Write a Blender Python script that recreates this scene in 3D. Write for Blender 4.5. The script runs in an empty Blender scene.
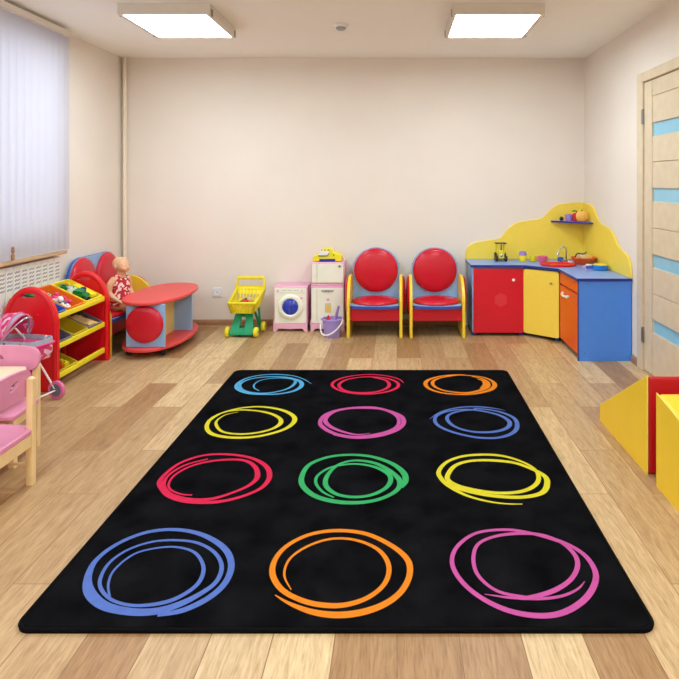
import bpy, bmesh, math, random
from mathutils import Vector, Matrix
random.seed(7)
PI = math.pi
C = bpy.context.scene.collection
S = bpy.context.scene

# ------------------------------------------------------------------ camera, world, light, exposure
cd = bpy.data.cameras.new('camera')
cam = bpy.data.objects.new('camera', cd); C.objects.link(cam)
cam.location = (0, 0, 1.33); cam.rotation_euler = (PI/2, 0, 0)
cd.sensor_width = 36; cd.lens = 615/679*36
cd.shift_x = -0.0847; cd.shift_y = -0.2305
cd.clip_start = 0.05
S.camera = cam
w = bpy.data.worlds.new('world'); S.world = w; w.use_nodes = True
w.node_tree.nodes['Background'].inputs[0].default_value = (0.78, 0.88, 1.0, 1)
w.node_tree.nodes['Background'].inputs[1].default_value = 0.45
S.view_settings.view_transform = 'Standard'; S.view_settings.look = 'None'
S.view_settings.exposure = 0.64; S.view_settings.gamma = 1; S.view_settings.use_curve_mapping = False

LAMP = 15            # radiance of the lamp diffusers
DAY = 32             # daylight through the window, W
REAR = 17             # each ceiling lamp behind the camera, W
def area(name, loc, rot, sx, sy, power, col):
    l = bpy.data.lights.new(name, 'AREA'); l.shape = 'RECTANGLE'; l.size = sx; l.size_y = sy
    l.energy = power; l.color = col
    o = bpy.data.objects.new(name, l); o.location = loc; o.rotation_euler = rot; C.objects.link(o); return o
area('daylight', (-3.05, 3.0, 1.7), (0, -PI/2, 0), 1.5, 3.4, DAY, (0.95, 0.965, 1.0))
for x in (-1.52, 0.66):
    for y in (1.6, -0.8):
        area('rear_lamp', (x, y, 2.43), (0, 0, 0), .58, .62, REAR, (0.82, 0.93, 1.0))

# ------------------------------------------------------------------ materials
def lin(c): return tuple(((v/255)/12.92 if v/255 <= .04045 else ((v/255+.055)/1.055)**2.4) for v in c) + (1,)
def mat(name, rgb, rough=.5, metal=0, coat=0, var=.02, scale=18, bump=0, bscale=200, spec=.5, trans=0, sub=0):
    m = bpy.data.materials.new(name); m.use_nodes = True; nt = m.node_tree; N = nt.nodes; L = nt.links
    b = N['Principled BSDF']
    b.inputs['Roughness'].default_value = rough; b.inputs['Metallic'].default_value = metal
    b.inputs['Coat Weight'].default_value = coat; b.inputs['Specular IOR Level'].default_value = spec
    tc = N.new('ShaderNodeTexCoord'); nz = N.new('ShaderNodeTexNoise'); nz.inputs['Scale'].default_value = scale
    nz.inputs['Detail'].default_value = 4
    L.new(tc.outputs['Object'], nz.inputs['Vector'])
    r = N.new('ShaderNodeValToRGB'); c = lin(rgb)
    r.color_ramp.elements[0].position = .3; r.color_ramp.elements[1].position = .7
    r.color_ramp.elements[0].color = tuple(v*(1-var) for v in c[:3])+(1,)
    r.color_ramp.elements[1].color = tuple(min(1, v*(1+var)) for v in c[:3])+(1,)
    L.new(nz.outputs['Fac'], r.inputs['Fac']); L.new(r.outputs['Color'], b.inputs['Base Color'])
    if bump:
        n2 = N.new('ShaderNodeTexNoise'); n2.inputs['Scale'].default_value = bscale; L.new(tc.outputs['Object'], n2.inputs['Vector'])
        bp = N.new('ShaderNodeBump'); bp.inputs['Strength'].default_value = bump; bp.inputs['Distance'].default_value = .003
        L.new(n2.outputs['Fac'], bp.inputs['Height']); L.new(bp.outputs['Normal'], b.inputs['Normal'])
    if trans: b.inputs['Transmission Weight'].default_value = trans
    return m
M = {}
M['wall'] = mat('wallpaper', (242, 231, 219), .85, var=.015, scale=3, bump=.15, bscale=120)
M['ceil'] = mat('ceiling_paint', (254, 251, 244), .9, var=.01, scale=2)
M['red'] = mat('red_laminate', (218, 20, 44), .35)
M['redpad'] = mat('red_vinyl', (212, 26, 50), .26, bump=.1, bscale=60)
M['redplastic'] = mat('red_plastic', (232, 18, 32), .3)
M['redtop'] = mat('coral_red_laminate', (232, 74, 74), .4)  # coral red, paled in the base colour for the reflection on the table top
M['blue'] = mat('blue_laminate', (80, 148, 250), .4)
M['pale'] = mat('pale_blue_laminate', (150, 188, 232), .45)
M['counter'] = mat('light_blue_worktop', (132, 168, 232), .35)
M['navy'] = mat('navy_edging', (28, 48, 148), .4)
M['medblue'] = mat('medium_blue_edging', (50, 84, 180), .4)
M['yellow'] = mat('yellow_laminate', (255, 224, 84), .4)
M['sidey'] = mat('golden_yellow_laminate', (254, 216, 60), .35)
M['paleyellow'] = mat('pale_yellow_laminate', (236, 208, 122), .45)
M['orange'] = mat('orange_laminate', (238, 92, 22), .38)
M['ypl'] = mat('yellow_plastic', (250, 232, 44), .35)
M['opl'] = mat('orange_plastic', (238, 122, 28), .3)
M['olive'] = mat('amber_plastic', (206, 180, 36), .3)
M['greypl'] = mat('slate_grey_plastic', (112, 112, 128), .4)
M['bluepl'] = mat('blue_plastic', (60, 100, 196), .35)
M['green'] = mat('green_plastic', (18, 160, 108), .35)
M['greens'] = mat('leaf_green_plastic', (20, 130, 62), .35)
M['lime'] = mat('lime_plastic', (170, 205, 60), .35)
M['mint'] = mat('mint_plastic', (130, 215, 160), .35)
M['white'] = mat('white_plastic', (240, 240, 240), .35, var=.02)
M['cream'] = mat('cream_plastic', (248, 247, 230), .35, var=.02)
M['pinkpl'] = mat('pink_plastic', (246, 184, 210), .4, var=.02)
M['hot'] = mat('hot_pink_plastic', (236, 50, 120), .35)
M['magenta'] = mat('magenta_fabric', (226, 60, 130), .75, bump=.2)
M['pinkfab'] = mat('rose_fabric', (240, 120, 170), .75, bump=.2)
M['greyfab'] = mat('grey_blue_fabric', (170, 182, 196), .8, bump=.2, var=.1, scale=60)
M['pinkchair'] = mat('pink_lacquer', (232, 148, 184), .35, var=.03)
M['wood'] = mat('birch_wood', (248, 216, 160), .4, var=.06, scale=9)
M['tabletop'] = mat('cream_laminate', (248, 228, 190), .35, var=.02)
M['lav'] = mat('lavender_plastic', (172, 152, 226), .35)
M['purple'] = mat('violet_plastic', (160, 130, 200), .35)
M['skin'] = mat('doll_vinyl', (232, 182, 140), .45, var=.03)
M['lips'] = mat('doll_lips', (200, 96, 90), .4)
M['black'] = mat('black_rubber', (28, 28, 30), .55)
M['dark'] = mat('dark_grey_plastic', (60, 60, 62), .5)
M['metal'] = mat('chrome', (200, 202, 206), .22, metal=1)
M['steel'] = mat('brushed_steel', (150, 150, 148), .35, metal=1)
M['radiator'] = mat('radiator_enamel', (242, 242, 240), .35, var=.01)
M['midgrey'] = mat('grey_grille', (168, 168, 164), .5)
M['pipe'] = mat('pipe_paint', (246, 232, 210), .5, var=.02)
M['trim'] = mat('oak_skirting', (168, 124, 88), .5, var=.12, scale=25)
M['sill'] = mat('beige_sill', (206, 172, 134), .5, var=.05)
M['pvc'] = mat('window_pvc', (244, 244, 242), .35, var=.01)
M['lamph'] = mat('lamp_housing', (226, 214, 200), .4, var=.01)
M['vfoam'] = mat('yellow_vinyl', (255, 212, 44), .42, var=.03, scale=6, bump=.35, bscale=9)
M['vseam'] = mat('pale_yellow_piping', (252, 220, 110), .45)
M['vred'] = mat('deep_red_vinyl', (196, 14, 34), .36, bump=.1, bscale=20)
M['beige'] = mat('beige_wood', (220, 186, 130), .5)
M['rail'] = mat('blind_rail', (240, 230, 220), .4, var=.01)
M['peach'] = mat('peach_plastic', (246, 190, 90), .4)
M['glassblue'] = mat('washer_glass', (24, 60, 190), .12, coat=.5, var=.35, scale=45)

def emis(name, rgb, s):
    m = bpy.data.materials.new(name); m.use_nodes = True; b = m.node_tree.nodes['Principled BSDF']
    b.inputs['Base Color'].default_value = (.9, .9, .9, 1)
    b.inputs['Emission Color'].default_value = lin(rgb); b.inputs['Emission Strength'].default_value = s
    return m
M['lamp'] = emis('lamp_diffuser', (232, 247, 255), LAMP)

def slat_mat():
    m = bpy.data.materials.new('blind_fabric'); m.use_nodes = True; N = m.node_tree.nodes; L = m.node_tree.links
    N.remove(N['Principled BSDF']); out = N['Material Output']
    d = N.new('ShaderNodeBsdfDiffuse'); d.inputs[0].default_value = lin((232, 228, 230))
    t = N.new('ShaderNodeBsdfTranslucent'); t.inputs[0].default_value = lin((232, 230, 238))
    tc = N.new('ShaderNodeTexCoord'); wv = N.new('ShaderNodeTexNoise'); wv.inputs['Scale'].default_value = 220
    L.new(tc.outputs['Object'], wv.inputs['Vector'])
    mp = N.new('ShaderNodeMapRange'); mp.inputs[3].default_value = .5; mp.inputs[4].default_value = .6
    L.new(wv.outputs['Fac'], mp.inputs[0])
    mx = N.new('ShaderNodeMixShader'); L.new(mp.outputs[0], mx.inputs[0]); L.new(d.outputs[0], mx.inputs[1]); L.new(t.outputs[0], mx.inputs[2])
    L.new(mx.outputs[0], out.inputs[0]); return m
M['slat'] = slat_mat()

def glass_mat(name, rgb, mixf=.12, diffuse=None):
    m = bpy.data.materials.new(name); m.use_nodes = True; N = m.node_tree.nodes; L = m.node_tree.links
    N.remove(N['Principled BSDF']); out = N['Material Output']
    t = N.new('ShaderNodeBsdfTransparent'); t.inputs[0].default_value = lin(rgb)
    g = N.new('ShaderNodeBsdfGlossy'); g.inputs['Roughness'].default_value = .05
    mx = N.new('ShaderNodeMixShader'); mx.inputs[0].default_value = mixf
    L.new(t.outputs[0], mx.inputs[1]); L.new(g.outputs[0], mx.inputs[2]); L.new(mx.outputs[0], out.inputs[0]); return m
M['glass'] = glass_mat('window_glass', (245, 250, 252))
M['doorglass'] = mat('frosted_blue_glass', (148, 206, 232), .25, var=.03)

def dots_mat(name, c1, c2, scale, th):
    m = mat(name, c1, .7); N = m.node_tree.nodes; L = m.node_tree.links
    tc = N.new('ShaderNodeTexCoord'); v = N.new('ShaderNodeTexNoise'); v.inputs['Scale'].default_value = scale; v.inputs['Detail'].default_value = 0
    L.new(tc.outputs['Object'], v.inputs['Vector'])
    r = N.new('ShaderNodeValToRGB'); r.color_ramp.interpolation = 'CONSTANT'
    r.color_ramp.elements[0].color = lin(c1); r.color_ramp.elements[1].position = th; r.color_ramp.elements[1].color = lin(c2)
    L.new(v.outputs['Fac'], r.inputs['Fac']); L.new(r.outputs['Color'], N['Principled BSDF'].inputs['Base Color'])
    return m
M['dress'] = dots_mat('red_white_print', (190, 18, 40), (240, 220, 214), 42, .56)
M['frill'] = dots_mat('pink_white_print', (228, 62, 128), (246, 206, 222), 34, .54)

def floor_mat():
    m = bpy.data.materials.new('oak_plank_vinyl'); m.use_nodes = True; N = m.node_tree.nodes; L = m.node_tree.links
    b = N['Principled BSDF']; tc = N.new('ShaderNodeTexCoord'); sp = N.new('ShaderNodeSeparateXYZ'); cb = N.new('ShaderNodeCombineXYZ')
    L.new(tc.outputs['Object'], sp.inputs[0]); L.new(sp.outputs['Y'], cb.inputs['X']); L.new(sp.outputs['X'], cb.inputs['Y'])
    def brick(w_, h_, off, mort, c1, c2, cm):
        br = N.new('ShaderNodeTexBrick'); L.new(cb.outputs[0], br.inputs['Vector'])
        br.offset = off; br.offset_frequency = 2; br.squash = 1
        for k, v in (('Scale', 1), ('Mortar Size', mort), ('Mortar Smooth', .3), ('Bias', 0), ('Brick Width', w_), ('Row Height', h_)):
            br.inputs[k].default_value = v
        br.inputs['Color1'].default_value = lin(c1); br.inputs['Color2'].default_value = lin(c2); br.inputs['Mortar'].default_value = lin(cm)
        return br
    br = brick(1.02, .182, .42, .0018, (172, 131, 88), (234, 206, 160), (150, 112, 76))
    # grain stretched along the planks
    mp = N.new('ShaderNodeMapping'); mp.inputs['Scale'].default_value = (1.9, 19, 1); L.new(cb.outputs[0], mp.inputs['Vector'])
    # every plank gets its own piece of grain
    ad = N.new('ShaderNodeVectorMath'); ad.operation = 'MULTIPLY_ADD'; ad.inputs[1].default_value = (37, 53, 0)
    L.new(br.outputs['Color'], ad.inputs[0]); L.new(mp.outputs[0], ad.inputs[2])
    n1 = N.new('ShaderNodeTexNoise'); n1.inputs['Scale'].default_value = 1.9; n1.inputs['Detail'].default_value = 9; n1.inputs['Roughness'].default_value = .70
    n1.inputs['Distortion'].default_value = 1.1
    L.new(ad.outputs[0], n1.inputs['Vector'])
    r1 = N.new('ShaderNodeValToRGB'); r1.color_ramp.elements[0].position = .32; r1.color_ramp.elements[1].position = .68
    r1.color_ramp.elements[0].color = (.66, .57, .47, 1); r1.color_ramp.elements[1].color = (1.06, 1.06, 1.06, 1)
    L.new(n1.outputs['Fac'], r1.inputs['Fac'])
    mx = N.new('ShaderNodeMixRGB'); mx.blend_type = 'MULTIPLY'; mx.inputs[0].default_value = .9
    L.new(br.outputs['Color'], mx.inputs[1]); L.new(r1.outputs['Color'], mx.inputs[2])
    # knots
    mp2 = N.new('ShaderNodeMapping'); mp2.inputs['Scale'].default_value = (2.2, 7, 1); L.new(cb.outputs[0], mp2.inputs['Vector'])
    vo = N.new('ShaderNodeTexVoronoi'); vo.inputs['Scale'].default_value = 1.0; L.new(mp2.outputs[0], vo.inputs['Vector'])
    r2 = N.new('ShaderNodeValToRGB'); r2.color_ramp.elements[0].position = .03; r2.color_ramp.elements[1].position = .13
    r2.color_ramp.elements[0].color = (.55, .40, .28, 1); r2.color_ramp.elements[1].color = (1, 1, 1, 1)
    L.new(vo.outputs['Distance'], r2.inputs['Fac'])
    mx2 = N.new('ShaderNodeMixRGB'); mx2.blend_type = 'MULTIPLY'; mx2.inputs[0].default_value = .6
    L.new(mx.outputs[0], mx2.inputs[1]); L.new(r2.outputs['Color'], mx2.inputs[2])
    # short dark pores along the grain
    mp3 = N.new('ShaderNodeMapping'); mp3.inputs['Scale'].default_value = (14, 150, 1); L.new(cb.outputs[0], mp3.inputs['Vector'])
    n3 = N.new('ShaderNodeTexNoise'); n3.inputs['Scale'].default_value = 1.0; n3.inputs['Detail'].default_value = 3; L.new(mp3.outputs[0], n3.inputs['Vector'])
    r3 = N.new('ShaderNodeValToRGB'); r3.color_ramp.elements[0].position = .30; r3.color_ramp.elements[1].position = .52
    r3.color_ramp.elements[0].color = (.62, .52, .42, 1); r3.color_ramp.elements[1].color = (1, 1, 1, 1)
    L.new(n3.outputs['Fac'], r3.inputs['Fac'])
    mx3 = N.new('ShaderNodeMixRGB'); mx3.blend_type = 'MULTIPLY'; mx3.inputs[0].default_value = .6
    L.new(mx2.outputs[0], mx3.inputs[1]); L.new(r3.outputs['Color'], mx3.inputs[2])
    L.new(mx3.outputs[0], b.inputs['Base Color'])
    b.inputs['Roughness'].default_value = .42; b.inputs['Specular IOR Level'].default_value = .45
    bp = N.new('ShaderNodeBump'); bp.inputs['Strength'].default_value = .12; bp.inputs['Distance'].default_value = .002
    L.new(n1.outputs['Fac'], bp.inputs['Height']); L.new(bp.outputs['Normal'], b.inputs['Normal'])
    return m
M['floor'] = floor_mat()

def rug_mat():
    m = mat('black_rug_pile', (19, 19, 21), .95, var=.45, scale=7, bump=.5, bscale=380, spec=0)
    b = m.node_tree.nodes['Principled BSDF']; b.inputs['Sheen Weight'].default_value = 0
    return m
M['rug'] = rug_mat()

# ------------------------------------------------------------------ mesh helpers
class MB:
    def __init__(s): s.bm = bmesh.new(); s.mi = 0
    def _f(s, vs):
        try:
            f = s.bm.faces.new(vs); f.material_index = s.mi; return f
        except ValueError: return None
    def box(s, x0, x1, y0, y1, z0, z1):
        v = [s.bm.verts.new(p) for p in ((x0,y0,z0),(x1,y0,z0),(x1,y1,z0),(x0,y1,z0),(x0,y0,z1),(x1,y0,z1),(x1,y1,z1),(x0,y1,z1))]
        for q in ((0,3,2,1),(4,5,6,7),(0,1,5,4),(1,2,6,5),(2,3,7,6),(3,0,4,7)): s._f([v[i] for i in q])
        return s
    def _p(s, axis, a, u, v):
        return {'x': (a, u, v), 'y': (u, a, v), 'z': (u, v, a)}[axis]
    def prism(s, pts, a0, a1, axis='y', mi_side=None):
        A = [s.bm.verts.new(s._p(axis, a0, *p)) for p in pts]; B = [s.bm.verts.new(s._p(axis, a1, *p)) for p in pts]
        s._f(A[::-1]); s._f(B); n = len(pts)
        k = s.mi
        if mi_side is not None: s.mi = mi_side
        for i in range(n): s._f([A[i], A[(i+1) % n], B[(i+1) % n], B[i]])
        s.mi = k
        return s
    def prism_hole(s, pts, c, r, a0, a1, axis='y', rot=0):
        q = []
        for i, p in enumerate(pts):
            r_ = pts[(i+1) % len(pts)]; k = max(1, int(math.dist(p, r_)/.012))
            q += [(p[0]+(r_[0]-p[0])*j/k, p[1]+(r_[1]-p[1])*j/k) for j in range(k)]
        pts = q; inner = []
        for p in pts:
            t = math.atan2(p[1]-c[1], p[0]-c[0]) - rot
            k = 1/math.sqrt((math.cos(t)/r[0])**2 + (math.sin(t)/r[1])**2)
            inner.append((c[0]+k*math.cos(t+rot), c[1]+k*math.sin(t+rot)))
        mk = lambda a, P: [s.bm.verts.new(s._p(axis, a, *p)) for p in P]
        A, B, a, b = mk(a0, pts), mk(a1, pts), mk(a0, inner), mk(a1, inner); n = len(pts)
        for i in range(n):
            j = (i+1) % n
            s._f([A[j], A[i], a[i], a[j]]); s._f([B[i], B[j], b[j], b[i]])
            s._f([A[i], A[j], B[j], B[i]]); s._f([a[j], a[i], b[i], b[j]])
        return s
    def tube(s, pts, r, n=10, closed=False):
        P = [Vector(p) for p in pts]; R = r if isinstance(r, (list, tuple)) else [r]*len(P)
        rings = []; up = None; m = len(P)
        for i, p in enumerate(P):
            if closed: d = P[(i+1) % m]-P[i-1]
            else: d = P[min(i+1, m-1)]-P[max(i-1, 0)]
            d.normalize()
            if up is None: up = Vector((0,0,1)) if abs(d.z) < .9 else Vector((1,0,0))
            a = d.cross(up).normalized(); up = a.cross(d).normalized()
            rings.append([s.bm.verts.new(p + R[i]*(math.cos(t)*a+math.sin(t)*up)) for t in (2*PI*k/n for k in range(n))])
        for i in range(m if closed else m-1):
            q, w_ = rings[i], rings[(i+1) % m]
            for k in range(n): s._f([q[k], q[(k+1) % n], w_[(k+1) % n], w_[k]])
        if not closed: s._f(rings[0][::-1]); s._f(rings[-1])
        return s
    def lathe(s, prof, c=(0,0,0), n=24, axis='z', sx=1, sy=1):
        rings = []
        for r, h in prof:
            if r < 1e-6: rings.append([s.bm.verts.new(s._ax(axis, 0, 0, h, c))]); continue
            rings.append([s.bm.verts.new(s._ax(axis, r*sx*math.cos(2*PI*k/n), r*sy*math.sin(2*PI*k/n), h, c)) for k in range(n)])
        for q, w_ in zip(rings, rings[1:]):
            for k in range(n):
                a, b = q[k % len(q)], q[(k+1) % len(q)]; c_, d = w_[(k+1) % len(w_)], w_[k % len(w_)]
                vs = []
                for v in (a, b, c_, d):
                    if v not in vs: vs.append(v)
                if len(vs) > 2: s._f(vs)
        if prof[0] == prof[-1]: return s
        if len(rings[0]) > 1: s._f(rings[0][::-1])
        if len(rings[-1]) > 1: s._f(rings[-1])
        return s
    def _ax(s, axis, a, b, h, c):
        p = {'z': (a, b, h), 'y': (a, h, b), 'x': (h, a, b)}[axis]
        return (p[0]+c[0], p[1]+c[1], p[2]+c[2])
    def sph(s, c, r, n=16):
        if not isinstance(r, (tuple, list)): r = (r, r, r)
        m = bmesh.ops.create_uvsphere(s.bm, u_segments=n, v_segments=max(6, n//2+2), radius=1)
        for v in m['verts']: v.co = Vector((v.co.x*r[0]+c[0], v.co.y*r[1]+c[1], v.co.z*r[2]+c[2]))
        for v in m['verts']:
            for f in v.link_faces: f.material_index = s.mi
        return s
    def xf(s, mtx): bmesh.ops.transform(s.bm, matrix=mtx, verts=s.bm.verts); return s
    def build(s, name, mats, parent=None, bevel=0, seg=2, ang=40, loc=None, rot=None, label=None):
        bmesh.ops.recalc_face_normals(s.bm, faces=s.bm.faces)
        me = bpy.data.meshes.new(name); s.bm.to_mesh(me); s.bm.free()
        for m in (mats if isinstance(mats, (list, tuple)) else [mats]): me.materials.append(M[m])
        for p in me.polygons: p.use_smooth = True
        me.set_sharp_from_angle(angle=math.radians(ang))
        o = bpy.data.objects.new(name, me); C.objects.link(o)
        if parent is not None: o.parent = parent
        if loc: o.location = loc
        if rot: o.rotation_euler = rot
        if bevel:
            b = o.modifiers.new('bevel', 'BEVEL'); b.width = bevel; b.segments = seg; b.limit_method = 'ANGLE'; b.angle_limit = math.radians(35)
            b.harden_normals = False
        if label: o['label'] = label
        return o
def thing(name, label, cat, loc=(0,0,0), rz=0, group=None):
    o = bpy.data.objects.new(name, None); C.objects.link(o); o.empty_display_size = .1
    o.location = loc; o.rotation_euler = (0, 0, rz); o['label'] = label; o['category'] = cat
    if group: o['group'] = group
    return o
def tag(o, label, cat, group=None):
    o['label'] = label; o['category'] = cat
    if group: o['group'] = group
    return o
def struct(o): o['kind'] = 'structure'; return o
def dup(root, loc, rz=None, label=None, group=None):
    r = root.copy(); C.objects.link(r); r.location = loc
    if rz is not None: r.rotation_euler = (0, 0, rz)
    if label: r['label'] = label
    if group: r['group'] = group
    for ch in list(root.children):
        c = ch.copy(); C.objects.link(c); c.parent = r
        for g in list(ch.children):
            d = g.copy(); C.objects.link(d); d.parent = c
    return r
def arc(cx, cy, rx, ry, t0, t1, n=16):
    return [(cx+rx*math.cos(math.radians(t0+(t1-t0)*i/n)), cy+ry*math.sin(math.radians(t0+(t1-t0)*i/n))) for i in range(n+1)]
def spline(pts, k=5, closed=False):
    P = [tuple(map(float, p)) for p in pts]; out = []; n = len(P)
    for i in range(n if closed else n-1):
        if closed: a, b, c, d = P[i-1], P[i], P[(i+1) % n], P[(i+2) % n]
        else: a, b, c, d = P[max(i-1, 0)], P[i], P[i+1], P[min(i+2, n-1)]
        for j in range(k):
            t = j/k
            out.append(tuple(.5*(2*b[q]+(c[q]-a[q])*t+(2*a[q]-5*b[q]+4*c[q]-d[q])*t*t+(3*b[q]-a[q]-3*c[q]+d[q])*t**3) for q in range(len(b))))
    if not closed: out.append(P[-1])
    return out
def rrect(x0, x1, y0, y1, r, n=5):
    return (arc(x1-r, y1-r, r, r, 0, 90, n)+arc(x0+r, y1-r, r, r, 90, 180, n)+arc(x0+r, y0+r, r, r, 180, 270, n)+arc(x1-r, y0+r, r, r, 270, 360, n))

# ------------------------------------------------------------------ the room
XL, XR, YB, YF, H = -2.575, 1.756, 5.76, -1.9, 2.5
struct(MB().box(XL-.2, XR+.2, YF-.2, YB+.2, -.1, 0).build('floor', 'floor'))
struct(MB().box(XL-.2, XR+.2, YF-.2, YB+.2, H, H+.1).build('ceiling', 'ceil'))
struct(MB().box(XL-.2, XR+.2, YB, YB+.15, 0, H).build('wall_back', 'wall'))
struct(MB().box(XL-.2, XR+.2, YF-.15, YF, 0, H).build('wall_front', 'wall'))
WY0, WY1, WZ0, WZ1 = 1.3, 4.60, .95, 2.33
m = MB(); m.box(XL-.2, XL, YF, YB, 0, WZ0); m.box(XL-.2, XL, YF, YB, WZ1, H); m.box(XL-.2, XL, YF, WY0, WZ0, WZ1); m.box(XL-.2, XL, WY1, YB, WZ0, WZ1)
struct(m.build('wall_left', 'wall'))
DY0, DY1, DZ = 3.5, 4.463, 2.114
m = MB(); m.box(XR, XR+.15, YF, DY0, 0, H); m.box(XR, XR+.15, DY1, YB, 0, H); m.box(XR, XR+.15, DY0, DY1, DZ, H)
struct(m.build('wall_right', 'wall'))
# skirting
SK = lambda d: [(0, 0), (d*.018, 0), (d*.018, .035), (d*.012, .048), (0, .052)]
m = MB(); m.prism([(YB-y, z) for y, z in [(0, 0), (.018, 0), (.018, .035), (.012, .048), (0, .052)]], XL, .63, 'x'); struct(m.build('baseboard_back', 'trim', ang=20))
m = MB(); m.prism([(XL+y, z) for y, z in [(0, 0), (.018, 0), (.018, .035), (.012, .048), (0, .052)]], YF, YB-.02, 'y'); struct(m.build('baseboard_left', 'trim', ang=20))
m = MB(); m.prism([(XR-y, z) for y, z in [(0, 0), (.018, 0), (.018, .035), (.012, .048), (0, .052)]], DY1+.001, 4.572, 'y'); m.prism([(XR-y, z) for y, z in [(0, 0), (.018, 0), (.018, .035), (.012, .048), (0, .052)]], YF, DY0-.001, 'y')
struct(m.build('baseboard_right', 'trim', ang=20))

# window behind the blinds
win = bpy.data.objects.new('window_1', None); C.objects.link(win); win.location = (XL-.1, WY0, WZ0); win['kind'] = 'structure'
ww, wh = WY1-WY0, WZ1-WZ0
m = MB()
m.box(-.03, .03, 0, ww, 0, .06); m.box(-.03, .03, 0, ww, wh-.06, wh); m.box(-.03, .03, 0, .06, .06, wh-.06); m.box(-.03, .03, ww-.06, ww, .06, wh-.06)
m.box(-.03, .03, ww/3-.05, ww/3+.05, .06, wh-.06); m.box(-.03, .03, 2*ww/3-.05, 2*ww/3+.05, .06, wh-.06)
m.build('window_frame', 'pvc', win, bevel=.004)
for k in range(3):
    MB().box(-.004, .004, ww*k/3+.05, ww*(k+1)/3-.05, .055, wh-.055).build('glass_pane', 'glass', win)
m = MB().box(.101, .19, -.1, ww+.04, -.15, -.125); m.build('window_sill', 'sill', win, bevel=.006)

# door in the right wall
door = bpy.data.objects.new('door_1', None); C.objects.link(door); door.location = (XR, DY0, 0); door['kind'] = 'structure'
DW = DY1-DY0
M['doorwood'] = mat('pale_oak_veneer', (226, 208, 178), .45, var=.05, scale=14)
M['doorgroove'] = mat('veneer_groove', (190, 170, 140), .6)
m = MB(); m.box(-.018, .12, 0, .10, 0, DZ); m.box(-.018, .12, DW-.10, DW, 0, DZ); m.box(-.018, .12, .10, DW-.10, DZ-.07, DZ)
m.build('door_frame', 'doorwood', door, bevel=.006)
zs = [.349, .795, 1.249, 1.698]; y0, y1 = .106, DW-.106
m = MB()
m.box(-.004, .04, y0, y0+.125, .012, DZ-.076); m.box(-.004, .04, y1-.125, y1, .012, DZ-.076)
edges = [.012] + [v for z in zs for v in (z-.046, z+.046)] + [DZ-.076]
for k in range(0, len(edges), 2):
    a, b = edges[k], edges[k+1]
    if 0 < k < len(edges)-2:
        mid = (a+b)/2; m.box(0, .036, y0+.127, y1-.127, a, mid-.002); m.box(0, .036, y0+.127, y1-.127, mid+.002, b); 
    elif k == 0: m.box(0, .036, y0+.127, y1-.127, a, b)
    else: m.box(0, .036, y0+.127, y1-.127, a, 1.925); m.box(0, .036, y0+.127, y1-.127, 1.929, b)
m.mi = 1; m.box(.008, .03, y0+.12, y1-.12, .02, .30); m.box(.008, .03, y0+.12, y1-.12, .40, .745); m.box(.008, .03, y0+.12, y1-.12, .845, 1.2); m.box(.008, .03, y0+.12, y1-.12, 1.3, 1.65); m.box(.008, .03, y0+.12, y1-.12, 1.75, 2.03)
m.build('door_leaf', ['doorwood', 'doorgroove'], door, bevel=.002)
for z in zs: MB().box(.012, .024, y0+.125, y1-.125, z-.046, z+.046).build('glass_strip', 'doorglass', door)
for z in (.255, 1.80):
    m = MB(); m.tube([(-.012, DW-.103, z-.055), (-.012, DW-.103, z+.055)], .008, 10); m.box(-.02, -.0185, DW-.1, DW-.088, z-.05, z+.05); m.build('hinge', 'steel', door)

# vertical blinds
BX = -2.5
bl = thing('vertical_blind', 'white vertical fabric blind covering the left window', 'blind', (BX, 0, .83))
m = MB(); m.box(-.03, .012, 1.15, 4.66, 1.602, 1.645); m.box(.012, .030, 1.15, 4.665, 1.606, 1.648); m.build('head_rail', 'rail', bl, bevel=.003)
m = MB(); n = 44; p = .0795
for k in range(n):
    yc = 4.615-k*p; a = math.radians(26); hw = .0445
    pts = []
    for t in (-1, -.5, 0, .5, 1):
        c_ = .006*(1-t*t)
        pts.append((t*hw*math.sin(a)+c_*math.cos(a), yc+t*hw*math.cos(a)-c_*math.sin(a)))
    pts += [(x-.0008, y) for x, y in pts[::-1]]
    m.prism(pts, .0, 1.6, 'z')
m.build('slats', 'slat', bl, ang=60)
m = MB()
ch = []
for k in range(n): 
    yc = 4.615-k*p; ch += [(.01, yc+.03, .006), (.016, yc, .0)]
m.tube(ch, .0015, 6); m.build('bottom_chain', 'white', bl)
m = MB(); m.tube([(.03, 3.955, .13), (.03, 3.955, .75)], .0015, 6); m.mi = 1
m.lathe([(.004, .05), (.011, .055), (.011, .085), (.005, .095), (.010, .105), (.009, .135), (.003, .14)], (.03, 3.955, -.05), 12)
m.build('cord_weight', ['white', 'trim'], bl)

# radiator below the sill
rad = thing('radiator', 'white sectional wall radiator under the window sill', 'radiator', (-2.545, 4.60, .18))
def rad_sec():
    m = MB(); m.prism(rrect(-.026, .026, -.076, -.004, .006, 3), .0, .60, 'z')
    m.mi = 1
    for j in range(5):
        for i in (-1, 1):
            zc = .56-j*.026; yc = -.04+i*.014
            m.prism([(yc-.013, zc-.012), (yc+.013, zc-.005), (yc+.013, zc+.007), (yc-.013, zc+.0)], .0262, .0272, 'x')
    return m
sec = rad_sec().build('section', ['radiator', 'midgrey'], rad, bevel=.003)
for k in range(1, 16):
    c_ = sec.copy(); C.objects.link(c_); c_.parent = rad; c_.location = (0, -k*.08, 0)
m = MB(); m.tube([(0, -1.27, .56), (0, .0, .56)], .016, 10); m.tube([(0, -1.27, .04), (0, 0, .04)], .016, 10); m.build('manifold', 'radiator', rad)
for y in (-.2, -1.0):
    MB().box(-.03, -.026, y-.012, y+.012, .4, .5).build('wall_bracket', 'steel', rad)
m = MB(); m.tube([(-2.535, 5.728, 0), (-2.535, 5.728, 2.5)], .019, 14); tag(m.build('heating_pipe', 'pipe'), 'cream painted vertical heating pipe in the left back corner', 'pipe')

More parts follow.
